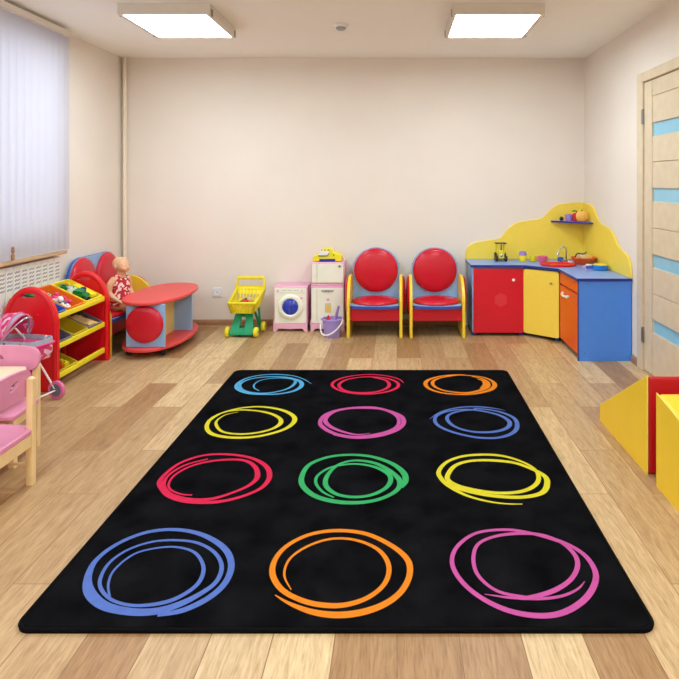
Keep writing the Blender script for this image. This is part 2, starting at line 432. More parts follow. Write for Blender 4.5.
# ceiling lamps
def lamp(x, y, label):
    t = thing('ceiling_light', label, 'ceiling lamp', (x, y, 2.5), 0, 'square ceiling lamps')
    m = MB(); m.box(-.30, .30, -.33, -.31, -.075, 0); m.box(-.30, .30, .31, .33, -.075, 0); m.box(-.30, -.273, -.31, .31, -.075, 0); m.box(.273, .30, -.31, .31, -.075, 0); m.box(-.273, .273, -.31, .31, -.012, 0)
    m.build('housing', 'lamph', t, bevel=.003)
    MB().box(-.272, .272, -.306, .306, -.072, -.06).build('diffuser', 'lamp', t)
    for sx in (-1, 1):
        for sy in (-1, 1):
            MB().box(sx*.301-.004, sx*.301+.004, sy*.28-.012, sy*.28+.012, -.076, -.03).build('clip', 'steel', t)
    return t
lamp(-1.518, 4.325, 'lit square ceiling lamp on the left, near the window')
lamp(.662, 4.325, 'lit square ceiling lamp on the right, nearer the door')
sd = thing('smoke_detector', 'small white round smoke detector on the ceiling between the lamps', 'smoke detector', (-.415, 4.55, 2.5))
m = MB(); m.lathe([(.055, 0), (.055, -.012), (.045, -.02)], n=24); m.build('base', 'white', sd)
m = MB(); m.lathe([(.036, -.02), (.034, -.034), (.02, -.04)], n=20); m.build('sensor_cap', 'midgrey', sd)
so = thing('power_socket', 'white wall socket low on the back wall, left of the trolley', 'socket', (-1.68, YB, .308))
m = MB(); m.prism(rrect(-.042, .042, -.042, .042, .008), -.012, 0, 'y'); m.build('cover_plate', 'white', so, bevel=.003)
m = MB(); m.lathe([(.026, -.012), (.026, -.0165), (.019, -.0165), (.019, -.013)], n=24, axis='y'); m.build('socket_ring', 'white', so)
m = MB(); m.tube([(-.008, -.0128, 0), (-.008, -.0145, 0)], .003, 8); m.tube([(.008, -.0128, 0), (.008, -.0145, 0)], .003, 8); m.build('contact_hole', 'dark', so)
RINGS = {
  'blue_near': [[(-915,1959,8),(-950,2024,9),(-963,2100,10),(-935,2183,12),(-874,2219,12),(-800,2227,13),(-722,2194,14),(-666,2115,15),(-653,2037,18),(-677,1978,20),(-728,1934,22),(-813,1918,16),(-894,1940,14),(-956,1991,14),(-989,2051,14),(-998,2137,14),(-966,2211,14),(-899,2259,15),(-815,2269,16),(-731,2252,16),(-652,2195,16),(-603,2115,17),(-598,2031,20),(-638,1965,26),(-689,1918,34),(-745,1892,38),(-818,1890,38),(-911,1916,40),(-988,1978,40),(-1034,2058,28),(-1051,2152,22),(-1020,2247,22),(-944,2320,24),(-840,2338,24),(-728,2303,26),(-626,2222,28),(-574,2130,26),(-565,2037,26),(-594,1959,28),(-657,1898,28),(-730,1875,18)]],
  'orange_near': [[(-343,1993,4),(-379,2067,9),(-378,2150,11),(-340,2216,14),(-274,2267,16),(-202,2281,17),(-126,2258,18),(-60,2201,20),(-28,2115,20),(-39,2028,20),(-86,1961,22),(-147,1926,26),(-209,1918,28),(-290,1937,26),(-371,1991,24),(-420,2074,24),(-425,2164,22),(-391,2247,22),(-317,2311,24),(-216,2332,26),(-110,2307,26),(-16,2231,26),(37,2150,26),(42,2067,24),(14,1985,26),(-37,1926,30),(-105,1889,34),(-181,1876,34),(-259,1889,28),(-335,1926,16),(-390,1967,4)]],
  'magenta_near': [[(281,1972,3),(360,1955,14),(454,1950,16),(529,1964,14),(587,1997,10),(621,2035,3)],[(415,1953,20),(325,1985,16),(274,2061,16),(267,2150,16),(293,2239,16),(356,2289,18),(444,2311,22),(536,2304,22),(599,2258,20),(629,2186,20),(621,2115,20),(575,2041,20),(502,1985,24),(415,1953,22),(375,1955,16)],[(599,2258,20),(518,2306,22),(420,2336,20),(303,2316,18),(225,2239,18),(192,2150,18),(203,2061,20),(250,1973,22),(327,1903,26),(413,1873,28),(499,1881,28),(585,1937,26),(647,2016,24),(673,2094,22),(660,2186,22),(600,2262,20),(518,2306,18)]],
  'red_mid': [[(-865,2598,12),(-916,2606,12),(-974,2645,12),(-1001,2699,12),(-1003,2775,14),(-965,2856,18),(-895,2909,22),(-804,2931,24),(-722,2920,24),(-659,2856,26),(-626,2756,28),(-645,2681,22),(-700,2618,20),(-773,2567,26),(-865,2559,34),(-956,2596,36),(-1011,2663,28),(-1030,2737,16),(-1023,2805,16),(-983,2881,16),(-904,2937,16)],[(-1028,2672,28),(-1048,2718,26),(-1048,2795,20),(-1018,2898,20),(-936,2975,22),(-819,2986,24),(-700,2948,24),(-613,2867,28),(-573,2766,28),(-580,2672,24),(-627,2606,22),(-701,2555,26),(-781,2537,30),(-878,2549,34),(-964,2596,34),(-1028,2672,28)]],
  'green_mid': [[(-265,2578,10),(-318,2626,14),(-356,2701,16),(-357,2772,16),(-317,2841,18),(-258,2875,20),(-187,2885,20),(-105,2856,24),(-42,2790,26),(-28,2727,26),(-48,2659,24),(-104,2601,24),(-176,2581,24),(-250,2601,24),(-301,2659,26),(-317,2727,26),(-305,2809,22),(-268,2885,20),(-199,2921,22),(-107,2895,26),(-34,2818,28),(11,2727,30),(1,2642,26),(-63,2570,26),(-149,2537,30),(-252,2543,34),(-346,2590,32),(-409,2675,30),(-427,2763,28),(-411,2875,26),(-339,2952,26),(-240,2981,26),(-128,2964,28),(-26,2891,30),(29,2799,34),(38,2718,30),(18,2659,18)]],
  'yellow_mid': [[(515,2525,8),(442,2528,12),(364,2552,16),(287,2600,20),(226,2677,28),(195,2750,26),(192,2816,24),(236,2906,22),(317,2966,24),(425,2985,26),(518,2966,24),(593,2906,18),(633,2836,18),(634,2750,24),(598,2677,26),(527,2626,28),(432,2614,28),(342,2637,28),(269,2677,24),(228,2726,26),(230,2778,26),(269,2865,26),(340,2913,26),(435,2923,30),(545,2900,28),(616,2840,26),(663,2768,28),(658,2695,30),(618,2617,30),(535,2581,30),(435,2584,30),(338,2612,28),(250,2663,26),(203,2722,22)]],
  'yellow_far': [[(-914,3539,7),(-974,3499,9),(-999,3419,14),(-981,3342,20),(-923,3259,20),(-834,3229,23),(-748,3243,23),(-676,3290,25),(-640,3364,31),(-655,3441,27),(-722,3515,25),(-811,3558,23),(-904,3572,22),(-986,3543,20),(-1034,3464,20),(-1039,3375,25),(-1015,3290,27),(-962,3223,31),(-871,3186,31),(-767,3186,29),(-678,3223,27),(-602,3294,29),(-569,3386,32),(-585,3475,31),(-661,3565,29),(-780,3619,25),(-879,3614,22),(-951,3577,20),(-1012,3510,20),(-1043,3408,25)]],
  'pink_far': [[(-141,3241,5),(-214,3222,18),(-312,3279,25),(-380,3359,31),(-398,3443,27),(-362,3543,27),(-282,3594,27),(-187,3603,29),(-92,3580,18),(-23,3516,22),(9,3432,23),(2,3339,22),(-45,3269,22),(-136,3212,29),(-227,3193,31),(-323,3231,31),(-394,3309,31),(-424,3390,27),(-408,3498,27),(-340,3573,25),(-240,3613,23),(-136,3613,25),(-49,3561,23),(19,3482,31),(37,3390,31),(10,3299,31),(-60,3225,31),(-150,3186,31),(-242,3186,31),(-330,3227,31)]],
  'blue_far': [[(181,3432,3),(236,3520,14),(309,3585,17),(399,3620,20),(494,3620,20),(577,3594,14),(631,3561,3)],[(463,3578,26),(366,3554,22),(297,3498,22),(280,3422,24),(311,3329,24),(376,3269,24),(452,3250,27),(532,3264,29),(595,3313,29),(620,3390,29),(591,3476,26),(525,3534,24),(445,3571,24),(351,3573,22),(262,3527,22),(215,3454,22),(217,3359,24),(267,3279,24),(347,3216,24),(434,3179,26),(526,3182,27),(604,3235,29),(648,3319,29),(658,3432,26),(615,3516,24),(539,3571,20),(448,3594,20)]],
  'sky_far': [[(-873,3901,8),(-917,3954,12),(-934,4027,12),(-914,4104,12),(-856,4146,12),(-773,4157,17),(-692,4125,20),(-672,4052,24),(-695,3954,22),(-755,3887,20),(-842,3852,26),(-934,3875,26),(-998,3941,22),(-1027,4040,20),(-994,4125,19),(-921,4173,20),(-812,4183,22),(-723,4157,26),(-644,4086,32),(-621,3990,34),(-654,3899,29),(-731,3846,24),(-823,3836,26),(-928,3852,29),(-1017,3930,31),(-1047,4027,26),(-1023,4138,19),(-946,4211,17),(-831,4233,19),(-714,4205,15),(-626,4130,10),(-562,4035,3)]],
  'red_far': [[(45,4052,5),(12,4135,14),(-64,4200,16),(-177,4233,16),(-287,4213,18),(-376,4151,19),(-422,4065,24),(-413,3978,24),(-353,3899,24),(-263,3852,27),(-153,3846,27),(-60,3887,26),(2,3966,27),(2,4060,24),(-55,4138,22),(-149,4178,21),(-251,4173,21),(-340,4119,22),(-378,4027,26),(-357,3941,24),(-297,3882,24),(-216,3864,26),(-131,3882,26),(-68,3946,26),(-51,4027,27),(-80,4112,24),(-166,4173,21)]],
  'orange_far': [[(512,4205,12),(420,4227,22),(306,4200,22),(216,4125,29),(187,4040,32),(207,3941,26),(281,3864,22),(381,3836,26),(483,3846,29),(587,3911,37),(636,4002,37),(632,4099,26),(584,4173,19),(512,4205,15),(419,4219,20),(312,4173,22),(244,4099,27),(238,4002,26),(285,3918,22),(361,3875,24),(446,3864,29),(531,3911,34),(585,3978,37),(599,4073,29),(564,4151,20),(510,4194,17)],[(538,4143,8),(573,4091,20),(570,4015,26),(536,3941,20)]],
}
# ------------------------------------------------------------------ the rug
M['r_blue'] = mat('rug_blue', (88, 112, 182), .9, var=.06, scale=30, bump=.3, bscale=380, spec=0)
M['r_orange'] = mat('rug_orange', (222, 128, 38), .9, var=.06, scale=30, bump=.3, bscale=380, spec=0)
M['r_mag'] = mat('rug_magenta', (190, 84, 150), .9, var=.06, scale=30, bump=.3, bscale=380, spec=0)
M['r_red'] = mat('rug_red', (206, 44, 78), .9, var=.06, scale=30, bump=.3, bscale=380, spec=0)
M['r_green'] = mat('rug_green', (60, 164, 98), .9, var=.06, scale=30, bump=.3, bscale=380, spec=0)
M['r_yel'] = mat('rug_yellow', (212, 200, 50), .9, var=.06, scale=30, bump=.3, bscale=380, spec=0)
M['r_sky'] = mat('rug_sky_blue', (86, 160, 204), .9, var=.06, scale=30, bump=.3, bscale=380, spec=0)
M['r_hem'] = mat('rug_hem', (9, 9, 10), .9, var=.1, scale=30, spec=.1)
rm = ['rug', 'r_blue', 'r_orange', 'r_mag', 'r_red', 'r_green', 'r_yel', 'r_sky', 'r_hem']
rc = {'blue_near': 1, 'orange_near': 2, 'magenta_near': 3, 'red_mid': 4, 'green_mid': 5, 'yellow_mid': 6, 'yellow_far': 6, 'pink_far': 3, 'blue_far': 1, 'sky_far': 7, 'red_far': 4, 'orange_far': 2}
m = MB()
RX0, RX1, RY0, RY1 = -1.139, .774, 1.815, 4.335
m.prism(rrect(RX0, RX1, RY0, RY1, .05, 8), .0, .009, 'z')
m.prism(rrect(RX0+.012, RX1-.012, RY0+.012, RY1-.012, .04, 8), .009, .0115, 'z')
m.mi = 8
ring = [(x, y, .008) for x, y in rrect(RX0+.004, RX1-.004, RY0+.004, RY1-.004, .046, 8)]
m.tube(ring, .006, 8, closed=True)
for name, strokes in RINGS.items():
    m.mi = rc[name]
    for li, st in enumerate(strokes):
        P = spline([(x/1000, y/1000, w_/1000) for x, y, w_ in st], 5)
        z0 = .0119+li*.0006
        lv, rv = [], []
        for i, p in enumerate(P):
            a, b = P[max(i-1, 0)], P[min(i+1, len(P)-1)]
            z = z0+i*4e-6
            d = Vector((b[0]-a[0], b[1]-a[1])).normalized(); nrm = Vector((-d.y, d.x))*max(p[2]*.86, .002)/2
            lv.append(m.bm.verts.new((p[0]+nrm.x, p[1]+nrm.y, z))); rv.append(m.bm.verts.new((p[0]-nrm.x, p[1]-nrm.y, z)))
        for i in range(len(P)-1):
            m._f([rv[i], rv[i+1], lv[i+1], lv[i]])
rug = m.build('rug', rm)
tag(rug, 'black rectangular rug printed with twelve coloured scribbled circles', 'rug')

# ------------------------------------------------------------------ round padded armchairs and the bench
def pad(name, c, r, depth, mat_, parent, axis='y', sx=1, sz=1):
    m = MB(); d = depth
    prof = [(r*.97, 0), (r, d*.25), (r*.985, d*.45), (r*.95, d*.62), (r*.8, d*.8), (r*.55, d*.93), (r*.25, d*.99), (0, d)]
    m.lathe(prof, c, 36, axis, sx, sz)
    return m.build(name, mat_, parent, ang=60)
def side_profile(f, b, ht, hf):
    # front edge rises straight, then sweeps back to the arm top
    return [(f, 0)] + spline([(f, hf*.75), (f+.006, hf*.9), (f+.035, hf+.02), (f+.10, ht-.045), (f+.17, ht-.008), (f+.24, ht), (b-.03, ht-.012), (b, ht-.05)], 4) + [(b, 0)]
def armchair(loc, rz, W, D, label, group, seats=1, mats=None):
    t = thing('padded_armchair' if seats == 1 else 'padded_bench', label, 'chair' if seats == 1 else 'bench', loc, rz, group)
    f, b = -D/2, D/2; hw = W/2; th = .026
    for s in (-1, 1):
        x0, x1 = (hw-th, hw) if s > 0 else (-hw, -hw+th)
        m = MB(); m.prism(side_profile(f, b-.01, .505, .37), x0, x1, 'x'); sp = m.build('side_panel', 'sidey', t, bevel=.004)
        m = MB(); prof = [(.165, 0), (.17, s*.009), (.155, s*.018), (.10, s*.024), (0, s*.026)]
        m.lathe(prof, (s*(hw+.001), .015, .33), 32, 'x', .95, 1); m.build('side_pad', 'redpad', sp, ang=60)
    iw = hw-th-.002
    # backrest board with an arched top
    yb = b-.045
    r = min(iw, .20)
    if seats == 1: pts = [(-iw, .14), (iw, .14), (iw, .60)] + arc(0, .545, iw, .192, 14, 166, 20) + [(-iw, .60)]
    else: pts = [(-iw, .14), (iw, .14), (iw, .60)] + arc(iw-.17, .565, .17, .17, 6, 90, 10) + arc(-iw+.17, .565, .17, .17, 90, 174, 10) + [(-iw, .60)]
    m = MB(); m.prism(pts, yb, yb+.022, 'y', mi_side=1); m.build('backrest', ['pale', 'medblue'], t, bevel=.003)
    cs = [0] if seats == 1 else [-.205, .205]
    for cx in cs:
        m = MB(); R_ = .197
        prof = [(R_*.97, yb-.001), (R_, yb-.010), (R_*.98, yb-.022), (R_*.9, yb-.032), (R_*.7, yb-.041), (R_*.4, yb-.047), (0, yb-.049)]
        m.lathe(prof, (cx, 0, .532), 40, 'y'); bp = m.build('back_pad', 'redpad', t, ang=60)
        m = MB(); m.tube([(cx+R_*math.cos(q)*1.0, yb-.008, .532+R_*math.sin(q)) for q in (2*PI*k/40 for k in range(40))], .005, 6, closed=True); m.build('piping', 'red', bp)
    # seat board with a bowed front, dark blue edge
    yf = f+.035
    if seats == 1: sp_ = [(-iw, yb-.002), (-iw, yf)] + arc(0, yf, iw, .055, 180, 360, 20) + [(iw, yb-.002)]
    else: sp_ = [(-iw, yb-.002), (-iw, yf)] + arc(0, yf, iw, .05, 180, 360, 20) + [(iw, yb-.002)]
    m = MB(); m.prism(sp_, .252, .278, 'z', mi_side=1); m.build('seat', ['pale', 'medblue'], t, bevel=.003)
    for cx in cs:
        m = MB(); d0, d1 = yf-.045, yb-.01; cy = (d0+d1)/2; ry = (d1-d0)/2; rx = iw*.985 if seats == 1 else iw/2*.97
        prof = [(.96, .2785), (1, .286), (.985, .296), (.92, .305), (.7, .312), (.35, .316), (0, .317)]
        m.lathe([(a, z) for a, z in prof], (cx, cy, 0), 40, 'z', rx, ry); m.build('seat_pad', 'redpad', t, ang=60)
    m = MB(); m.box(-iw, iw, f+.045, f+.065, .14, .251); m.build('apron', 'red', t, bevel=.003)
    return t
GC = 'round padded armchairs along the back wall'
ac = armchair((-.192, 5.475, 0), 0, .478, .43, 'red padded armchair with yellow sides, left of the two beside the lavender bucket', GC)
dup(ac, (.347, 5.475, 0), 0, 'red padded armchair with yellow sides, right of the two beside the play kitchen', GC)
armchair((-2.372, 5.115, 0), PI/2, .86, .38, 'long red padded bench with two round backs, against the window wall', None, 2)
# ------------------------------------------------------------------ doll on the bench
dl = thing('doll', 'bald baby doll in red and white print dress sitting on the bench', 'doll', (-2.235, 4.97, .32), math.radians(-22))
m = MB()
m.sph((0, 0, .07), (.062, .072, .07)); m.sph((0, 0, .17), (.056, .066, .095)); m.sph((0, 0, .235), (.042, .074, .036))
m.tube([(0, 0, .24), (.008, 0, .30)], [.032, .028], 12)
m.sph((.015, 0, .35), (.060, .056, .062), 24); m.sph((-.008, 0, .36), (.056, .055, .055), 24)
m.sph((.052, 0, .322), (.026, .036, .026)); m.sph((.079, 0, .337), (.008, .008, .008)); m.sph((.066, 0, .305), (.014, .014, .010))
for s in (-1, 1):
    m.sph((.056, s*.022, .324), (.02, .02, .02)); m.sph((.002, s*.056, .338), (.012, .007, .017))
    m.tube([(0, s*.062, .245), (-.012, s*.094, .20), (-.012, s*.104, .14), (.022, s*.096, .10), (.056, s*.078, .078)], [.027, .027, .024, .021, .016], 12)
    m.sph((.066, s*.075, .070), (.018, .012, .014))
    for k in range(4):
        q = (k-1.5)*.007
        m.tube([(.076, s*.075+q, .070), (.092, s*.075+q, .066), (.100, s*.075+q, .056)], [.0045, .0042, .0036], 8)
    m.tube([(.064, s*.065, .074), (.076, s*.055, .076), (.086, s*.054, .070)], [.005, .0048, .004], 8)
    m.tube([(.02, s*.035, .035), (.08, s*.045, .038), (.125, s*.05, .032), (.165, s*.05, .026)], [.032, .030, .024, .017], 12)
    m.sph((.172, s*.05, .038), (.016, .015, .026))
bd = m.build('body', 'skin', dl, ang=180)
rmod = bd.modifiers.new('remesh', 'REMESH'); rmod.mode = 'VOXEL'; rmod.voxel_size = .004; rmod.use_smooth_shade = True
sm = bd.modifiers.new('smooth', 'SMOOTH'); sm.factor = .5; sm.iterations = 4
for s in (-1, 1):
    m = MB(); m.sph((.067, s*.022, .350), (.007, .008, .008)); m.mi = 1; m.sph((.0725, s*.022, .350), (.003, .0045, .0045)); m.build('eye', ['white', 'bluepl'], dl)
m = MB(); m.sph((.0785, 0, .313), (.004, .011, .004)); m.build('mouth', 'lips', dl)
m = MB()
m.lathe([(.050, .250), (.066, .238), (.074, .20), (.074, .15), (.080, .11), (.090, .07), (.096, .045), (.094, .04), (.07, .06)], (0, 0, 0), 28, 'z', .95, 1.05)
for k in range(20):
    a = 2*PI*k/20; m.sph((.088*math.cos(a), .096*math.sin(a), .045), (.016, .016, .012), 8)
for s in (-1, 1): m.tube([(.045, s*.035, .24), (.0, s*.045, .272), (-.04, s*.035, .245)], .009, 8)
m.build('dress', 'dress', dl, ang=60)

# ------------------------------------------------------------------ toy rack with bins
RKX0, RKX1 = -2.50, -2.155
rk = thing('toy_rack', 'red toy storage rack with arched ends and yellow rails, under the radiator', 'toy rack', (-2.338, 4.275, 0))
def end_panel(y0, y1, nm='end_panel'):
    hw = .175; pts = [(-hw, 0), (hw, 0), (hw, .2), (hw, .42)] + arc(0, .42, hw, .24, 4, 176, 30) + [(-hw, .42), (-hw, .2)]
    m = MB(); m.prism_hole(pts, (-.02, .612), (.058, .014), y0, y1, 'y')
    # raised rim
    path = [(x*.895, (y0+y1)/2, z*.975+.004) for x, z in [(-hw, .0), (-hw, .42)] + arc(0, .42, hw, .24, 176, 4, 30) + [(hw, .42), (hw, .0)]]
    m.tube(path, .021, 10)
    return m.build(nm, 'redplastic', rk, ang=50)
end_panel(-.362, -.332); end_panel(.332, .362)
m = MB(); m.sph((.05, -.3622, .49), (.008, .004, .006), 10); m.build('snap_cap', 'redplastic', rk)
TILT = math.radians(26)
tiers = [.465, .272, .078]
for zc in tiers:
    MB().prism(rrect(.128, .150, zc-.019, zc+.019, .006, 3), -.331, .331, 'y').build('front_rail', 'ypl', rk)
    MB().prism(rrect(-.150, -.132, zc+.098, zc+.126, .006, 3), -.331, .331, 'y').build('back_rail', 'ypl', rk)
BINM = {'blue': 'bluepl', 'orange': 'opl', 'yellow': 'ypl', 'grey': 'greypl', 'amber': 'olive'}
def make_bin(W, col, label, y, zc, parent=None, D=.285, Hh=.085):
    t = thing('storage_bin', label, 'bin', (-2.19, y, zc+.024), 0, 'plastic bins on the toy rack'); t.rotation_euler = (0, TILT, 0)
    def ring(dx, dy, z): return [(p[0], p[1], z) for p in rrect(-D+dx, -dx, -W/2+dy, W/2-dy, .02-min(dx, .01), 4)]
    L_ = [ring(.0, .0, .0), ring(.0, .0, .004), ring(.010, .010, .005), ring(.030, .016, -Hh+.004), ring(.034, .02, -Hh+.006)]
    o_ = [ring(.0, .0, -.008), ring(.004, .004, -.008), ring(.006, .006, -.006), ring(.026, .012, -Hh), ]
    m = MB(); 
    seq = o_[::-1] + L_
    vs = [[m.bm.verts.new(p) for p in r] for r in seq]; n = len(vs[0])
    for a, b in zip(vs, vs[1:]):
        for k in range(n): m._f([a[k], a[(k+1) % n], b[(k+1) % n], b[k]])
    m._f(vs[0][::-1]); m._f(vs[-1])
    m.build('tub', BINM[col], t, ang=50)
    return t, W, D, Hh
bins = {}
def addbin(key, *a): bins[key] = make_bin(*a)
addbin('t3', .125, 'blue', 'narrow blue bin mostly hidden behind the near end of the rack', 4.022, tiers[0])
addbin('t2', .235, 'orange', 'orange bin with pink toy, middle of the top tier', 4.212, tiers[0])
addbin('t1', .24, 'yellow', 'yellow bin of bright toys at the far end of the top tier', 4.462, tiers[0])
addbin('m3', .20, 'grey', 'grey bin at the near end of the middle tier', 4.060, tiers[1])
addbin('m2', .205, 'amber', 'empty amber bin in the centre of the middle tier', 4.268, tiers[1])
addbin('m1', .205, 'grey', 'grey bin of beige wooden pieces at the far end of the middle tier', 4.480, tiers[1])
addbin('b2', .25, 'amber', 'amber bin with orange toys on the bottom tier', 4.10, tiers[2])
def in_bin(key, lx, ly, lz=-.06):
    t = bins[key][0]; v = Vector((-lx, ly, lz)); v.rotate(t.rotation_euler); return tuple(Vector(t.location)+v)
GT = 'small toys in the rack bins'
def toy(name, mb, mats, pos, rot, label, cat='toy'):
    o = mb.build(name, mats, None, ang=50); o.location = pos; o.rotation_euler = rot; k = 1.35; o.scale = (k, k, k); tag(o, label, cat, GT); return o
def brick(w_, d, h, nx=2, ny=1):
    m = MB(); m.box(-w_/2, w_/2, -d/2, d/2, 0, h)
    for i in range(nx):
        for j in range(ny): m.lathe([(min(w_/nx, d/ny)*.3, h), (min(w_/nx, d/ny)*.3, h+.008)], (-w_/2+(i+.5)*w_/nx, -d/2+(j+.5)*d/ny, 0), 12)
    return m
def skittle(h=.08):
    m = MB(); m.lathe([(.012, 0), (.02, .006), (.024, h*.3), (.014, h*.6), (.011, h*.72), (.017, h*.86), (.013, h*.96), (0, h)], n=18); return m
def bobble():
    m = MB(); m.sph((0, 0, .022), .022)
    for k in range(8):
        a = k*PI/4; m.sph((.022*math.cos(a), .022*math.sin(a), .022), .010, 8)
    m.sph((0, 0, .045), .012, 10); m.sph((.03, 0, .03), .012, 10); return m
def toycar(L_=.08):
    m = MB(); m.prism(rrect(-L_/2, L_/2, .008, .028, .008, 3), -.02, .02, 'y'); m.prism(rrect(-L_*.28, L_*.25, .024, .046, .01, 3), -.017, .017, 'y'); m.mi = 1
    for sx in (-1, 1):
        for sy in (-1, 1): m.lathe([(.011, sy*.016), (.011, sy*.024)], (sx*L_*.3, 0, .011), 14, 'y')
    return m
toy('toy_brick', brick(.075, .04, .03), 'greens', in_bin('t1', .20, -.03, -.035), (.2, .3, .5), 'dark green toy brick at the back of the yellow bin', 'toy brick')
toy('toy_brick', brick(.05, .045, .03, 2, 2), 'white', in_bin('t1', .165, -.035, -.03), (.1, .4, .9), 'white toy brick among the toys in the yellow bin', 'toy brick')
toy('toy_car', toycar(.095), ['greens', 'black'], in_bin('t1', .105, -.02, -.035), (.3, .2, .1), 'green toy car lying in the front half of the yellow bin', 'toy car')
toy('toy_skittle', skittle(.085), 'navy', in_bin('t1', .055, .03, -.055), (.1, -.25, 0), 'dark blue skittle standing at the front of the yellow bin', 'toy skittle')
toy('toy_ramp', MB().prism([(0, 0), (.12, 0), (.12, .012), (.02, .045), (0, .045)], -.022, .022, 'y'), 'ypl', in_bin('t1', .185, .055, -.05), (0, .15, -.1), 'yellow toy slide piece leaning in the yellow bin', 'toy')
toy('toy_brick', brick(.06, .035, .025), 'red', in_bin('t1', .215, .01, -.04), (.1, .2, -.6), 'small red toy brick at the back of the yellow bin', 'toy brick')
toy('toy_ball', MB().sph((0, 0, .018), .02), 'peach', in_bin('t1', .17, .02, -.045), (0, 0, 0), 'small salmon ball in the yellow bin', 'ball')
toy('toy_flower', bobble(), 'hot', in_bin('t2', .09, .0, -.045), (.3, .2, .2), 'hot pink knobbly toy in the front of the orange bin')
toy('toy_flower', bobble(), 'hot', in_bin('t2', .135, -.035, -.04), (.1, .2, .9), 'second hot pink knobbly toy, further back in the orange bin')
toy('toy_brick', brick(.05, .03, .03), 'mint', in_bin('t2', .20, -.06, -.04), (.2, .3, .4), 'mint green toy brick at the back of the orange bin', 'toy brick')
toy('toy_skittle', skittle(.08), 'white', in_bin('t2', .15, -.075, -.055), (.1, 1.1, .2), 'white skittle lying in the orange bin', 'toy skittle')
toy('toy_car', toycar(.07), ['greypl', 'black'], in_bin('t2', .065, -.055, -.05), (.1, .2, .8), 'grey toy car at the front corner of the orange bin', 'toy car')
toy('toy_brick', brick(.05, .03, .022), 'cream', in_bin('t2', .045, -.075, -.03), (.1, .3, .2), 'cream toy brick by the orange bin rim, beside the grey car', 'toy brick')
toy('toy_brick', brick(.08, .05, .05), 'greens', in_bin('t3', .20, .0, -.045), (.1, .2, .1), 'green toy brick seen through the handle slot of the rack end', 'toy brick')
toy('toy_brick', brick(.06, .05, .045), 'lime', in_bin('t3', .12, .03, -.045), (.1, .2, .1), 'lime toy brick in the blue bin', 'toy brick')
toy('toy_plank', MB().box(-.07, .07, -.02, .02, 0, .02), 'beige', in_bin('m1', .14, -.06, -.03), (.3, .3, .2), 'long beige wooden block in the far grey bin', 'toy block')
toy('toy_plank', MB().box(-.06, .06, -.018, .018, 0, .02), 'beige', in_bin('m1', .09, -.02, -.02), (.2, .35, -.25), 'beige wooden block leaning to the front of the far grey bin', 'toy block')
toy('toy_plank', MB().box(-.05, .05, -.012, .012, 0, .018), 'peach', in_bin('m1', .07, .04, -.03), (.1, .3, -.1), 'yellow wooden block at the front of the far grey bin', 'toy block')
toy('toy_car', toycar(.1), ['dark', 'black'], in_bin('m1', .16, .03, -.045), (.1, .2, .1), 'dark toy car behind the wooden blocks in the far grey bin', 'toy car')
toy('toy_ball', MB().sph((0, 0, .018), .017), 'beige', in_bin('m1', .22, -.02, -.03), (0, 0, 0), 'small beige ball at the back of the far grey bin', 'ball')
toy('toy_brick', brick(.09, .035, .025, 3), 'orange', in_bin('b2', .10, .0, -.05), (.1, .3, .4), 'orange toy brick in the bottom bin', 'toy brick')
toy('toy_brick', brick(.07, .03, .025, 3), 'red', in_bin('b2', .09, -.045, -.045), (.1, .2, -.4), 'red toy brick in the bottom bin', 'toy brick')
toy('toy_brick', brick(.07, .03, .025, 3), 'ypl', in_bin('b2', .07, .055, -.04), (.1, .2, -.2), 'yellow toy brick at the front of the bottom bin', 'toy brick')
toy('toy_brick', brick(.07, .03, .025, 3), 'dark', in_bin('b2', .15, .05, -.05), (.1, .2, .3), 'dark toy brick at the back of the bottom bin', 'toy brick')

# ------------------------------------------------------------------ rolling play table
rt = thing('rolling_play_table', 'red oval rolling play table with pale blue ends, beside the bench', 'table', (-1.937, 5.08, 0))
def oval(a, b, n=48, e=2.3):
    out = []
    for k in range(n):
        t = 2*PI*k/n; c_, s_ = math.cos(t), math.sin(t)
        out.append((a*math.copysign(abs(c_)**(2/e), c_), b*math.copysign(abs(s_)**(2/e), s_)))
    return out
MB().prism(oval(.24, .475), .408, .432, 'z').build('tabletop', 'redtop', rt, bevel=.007, seg=3)
MB().prism(oval(.24, .475), .056, .082, 'z').build('base_board', 'redtop', rt, bevel=.007, seg=3)
MB().box(-.123, .172, -.405, -.387, .0825, .4075).build('end_panel', 'pale', rt, bevel=.002)
MB().box(-.123, .198, .135, .153, .0825, .4075).build('end_panel', 'pale', rt, bevel=.002)
MB().box(.03, .048, -.3865, .1345, .0825, .4075).build('centre_panel', 'paleyellow', rt, bevel=.002)
m = MB(); m.lathe([(.138, -.4055), (.142, -.412), (.140, -.424), (.128, -.434), (.09, -.442), (0, -.445)], (.022, 0, .258), 40, 'y'); m.build('round_pad', 'redpad', rt, ang=60)
m = MB(); m.lathe([(.13, .1535), (.132, .165), (.1, .175), (0, .18)], (.03, 0, .26), 40, 'y'); m.build('round_pad', 'redpad', rt, ang=60)
def caster(x, y):
    m = MB(); m.lathe([(.022, -.012), (.022, .012)], (x, y, .022), 16, 'y'); m.box(x-.012, x+.012, y-.016, y+.016, .03, .0555); m.build('caster', 'black', rt, bevel=.002)
for x, y in ((.13, -.33), (-.13, -.33), (.15, .16), (-.13, .30)): caster(x, y)

# ------------------------------------------------------------------ toy shopping trolley
tr = thing('toy_shopping_trolley', 'yellow and green toy shopping trolley by the back wall', 'toy trolley', (-1.335, 5.42, 0), math.radians(-3))
m = MB()
fr = [(-.115, -.15, .03), (.115, -.15, .03)]
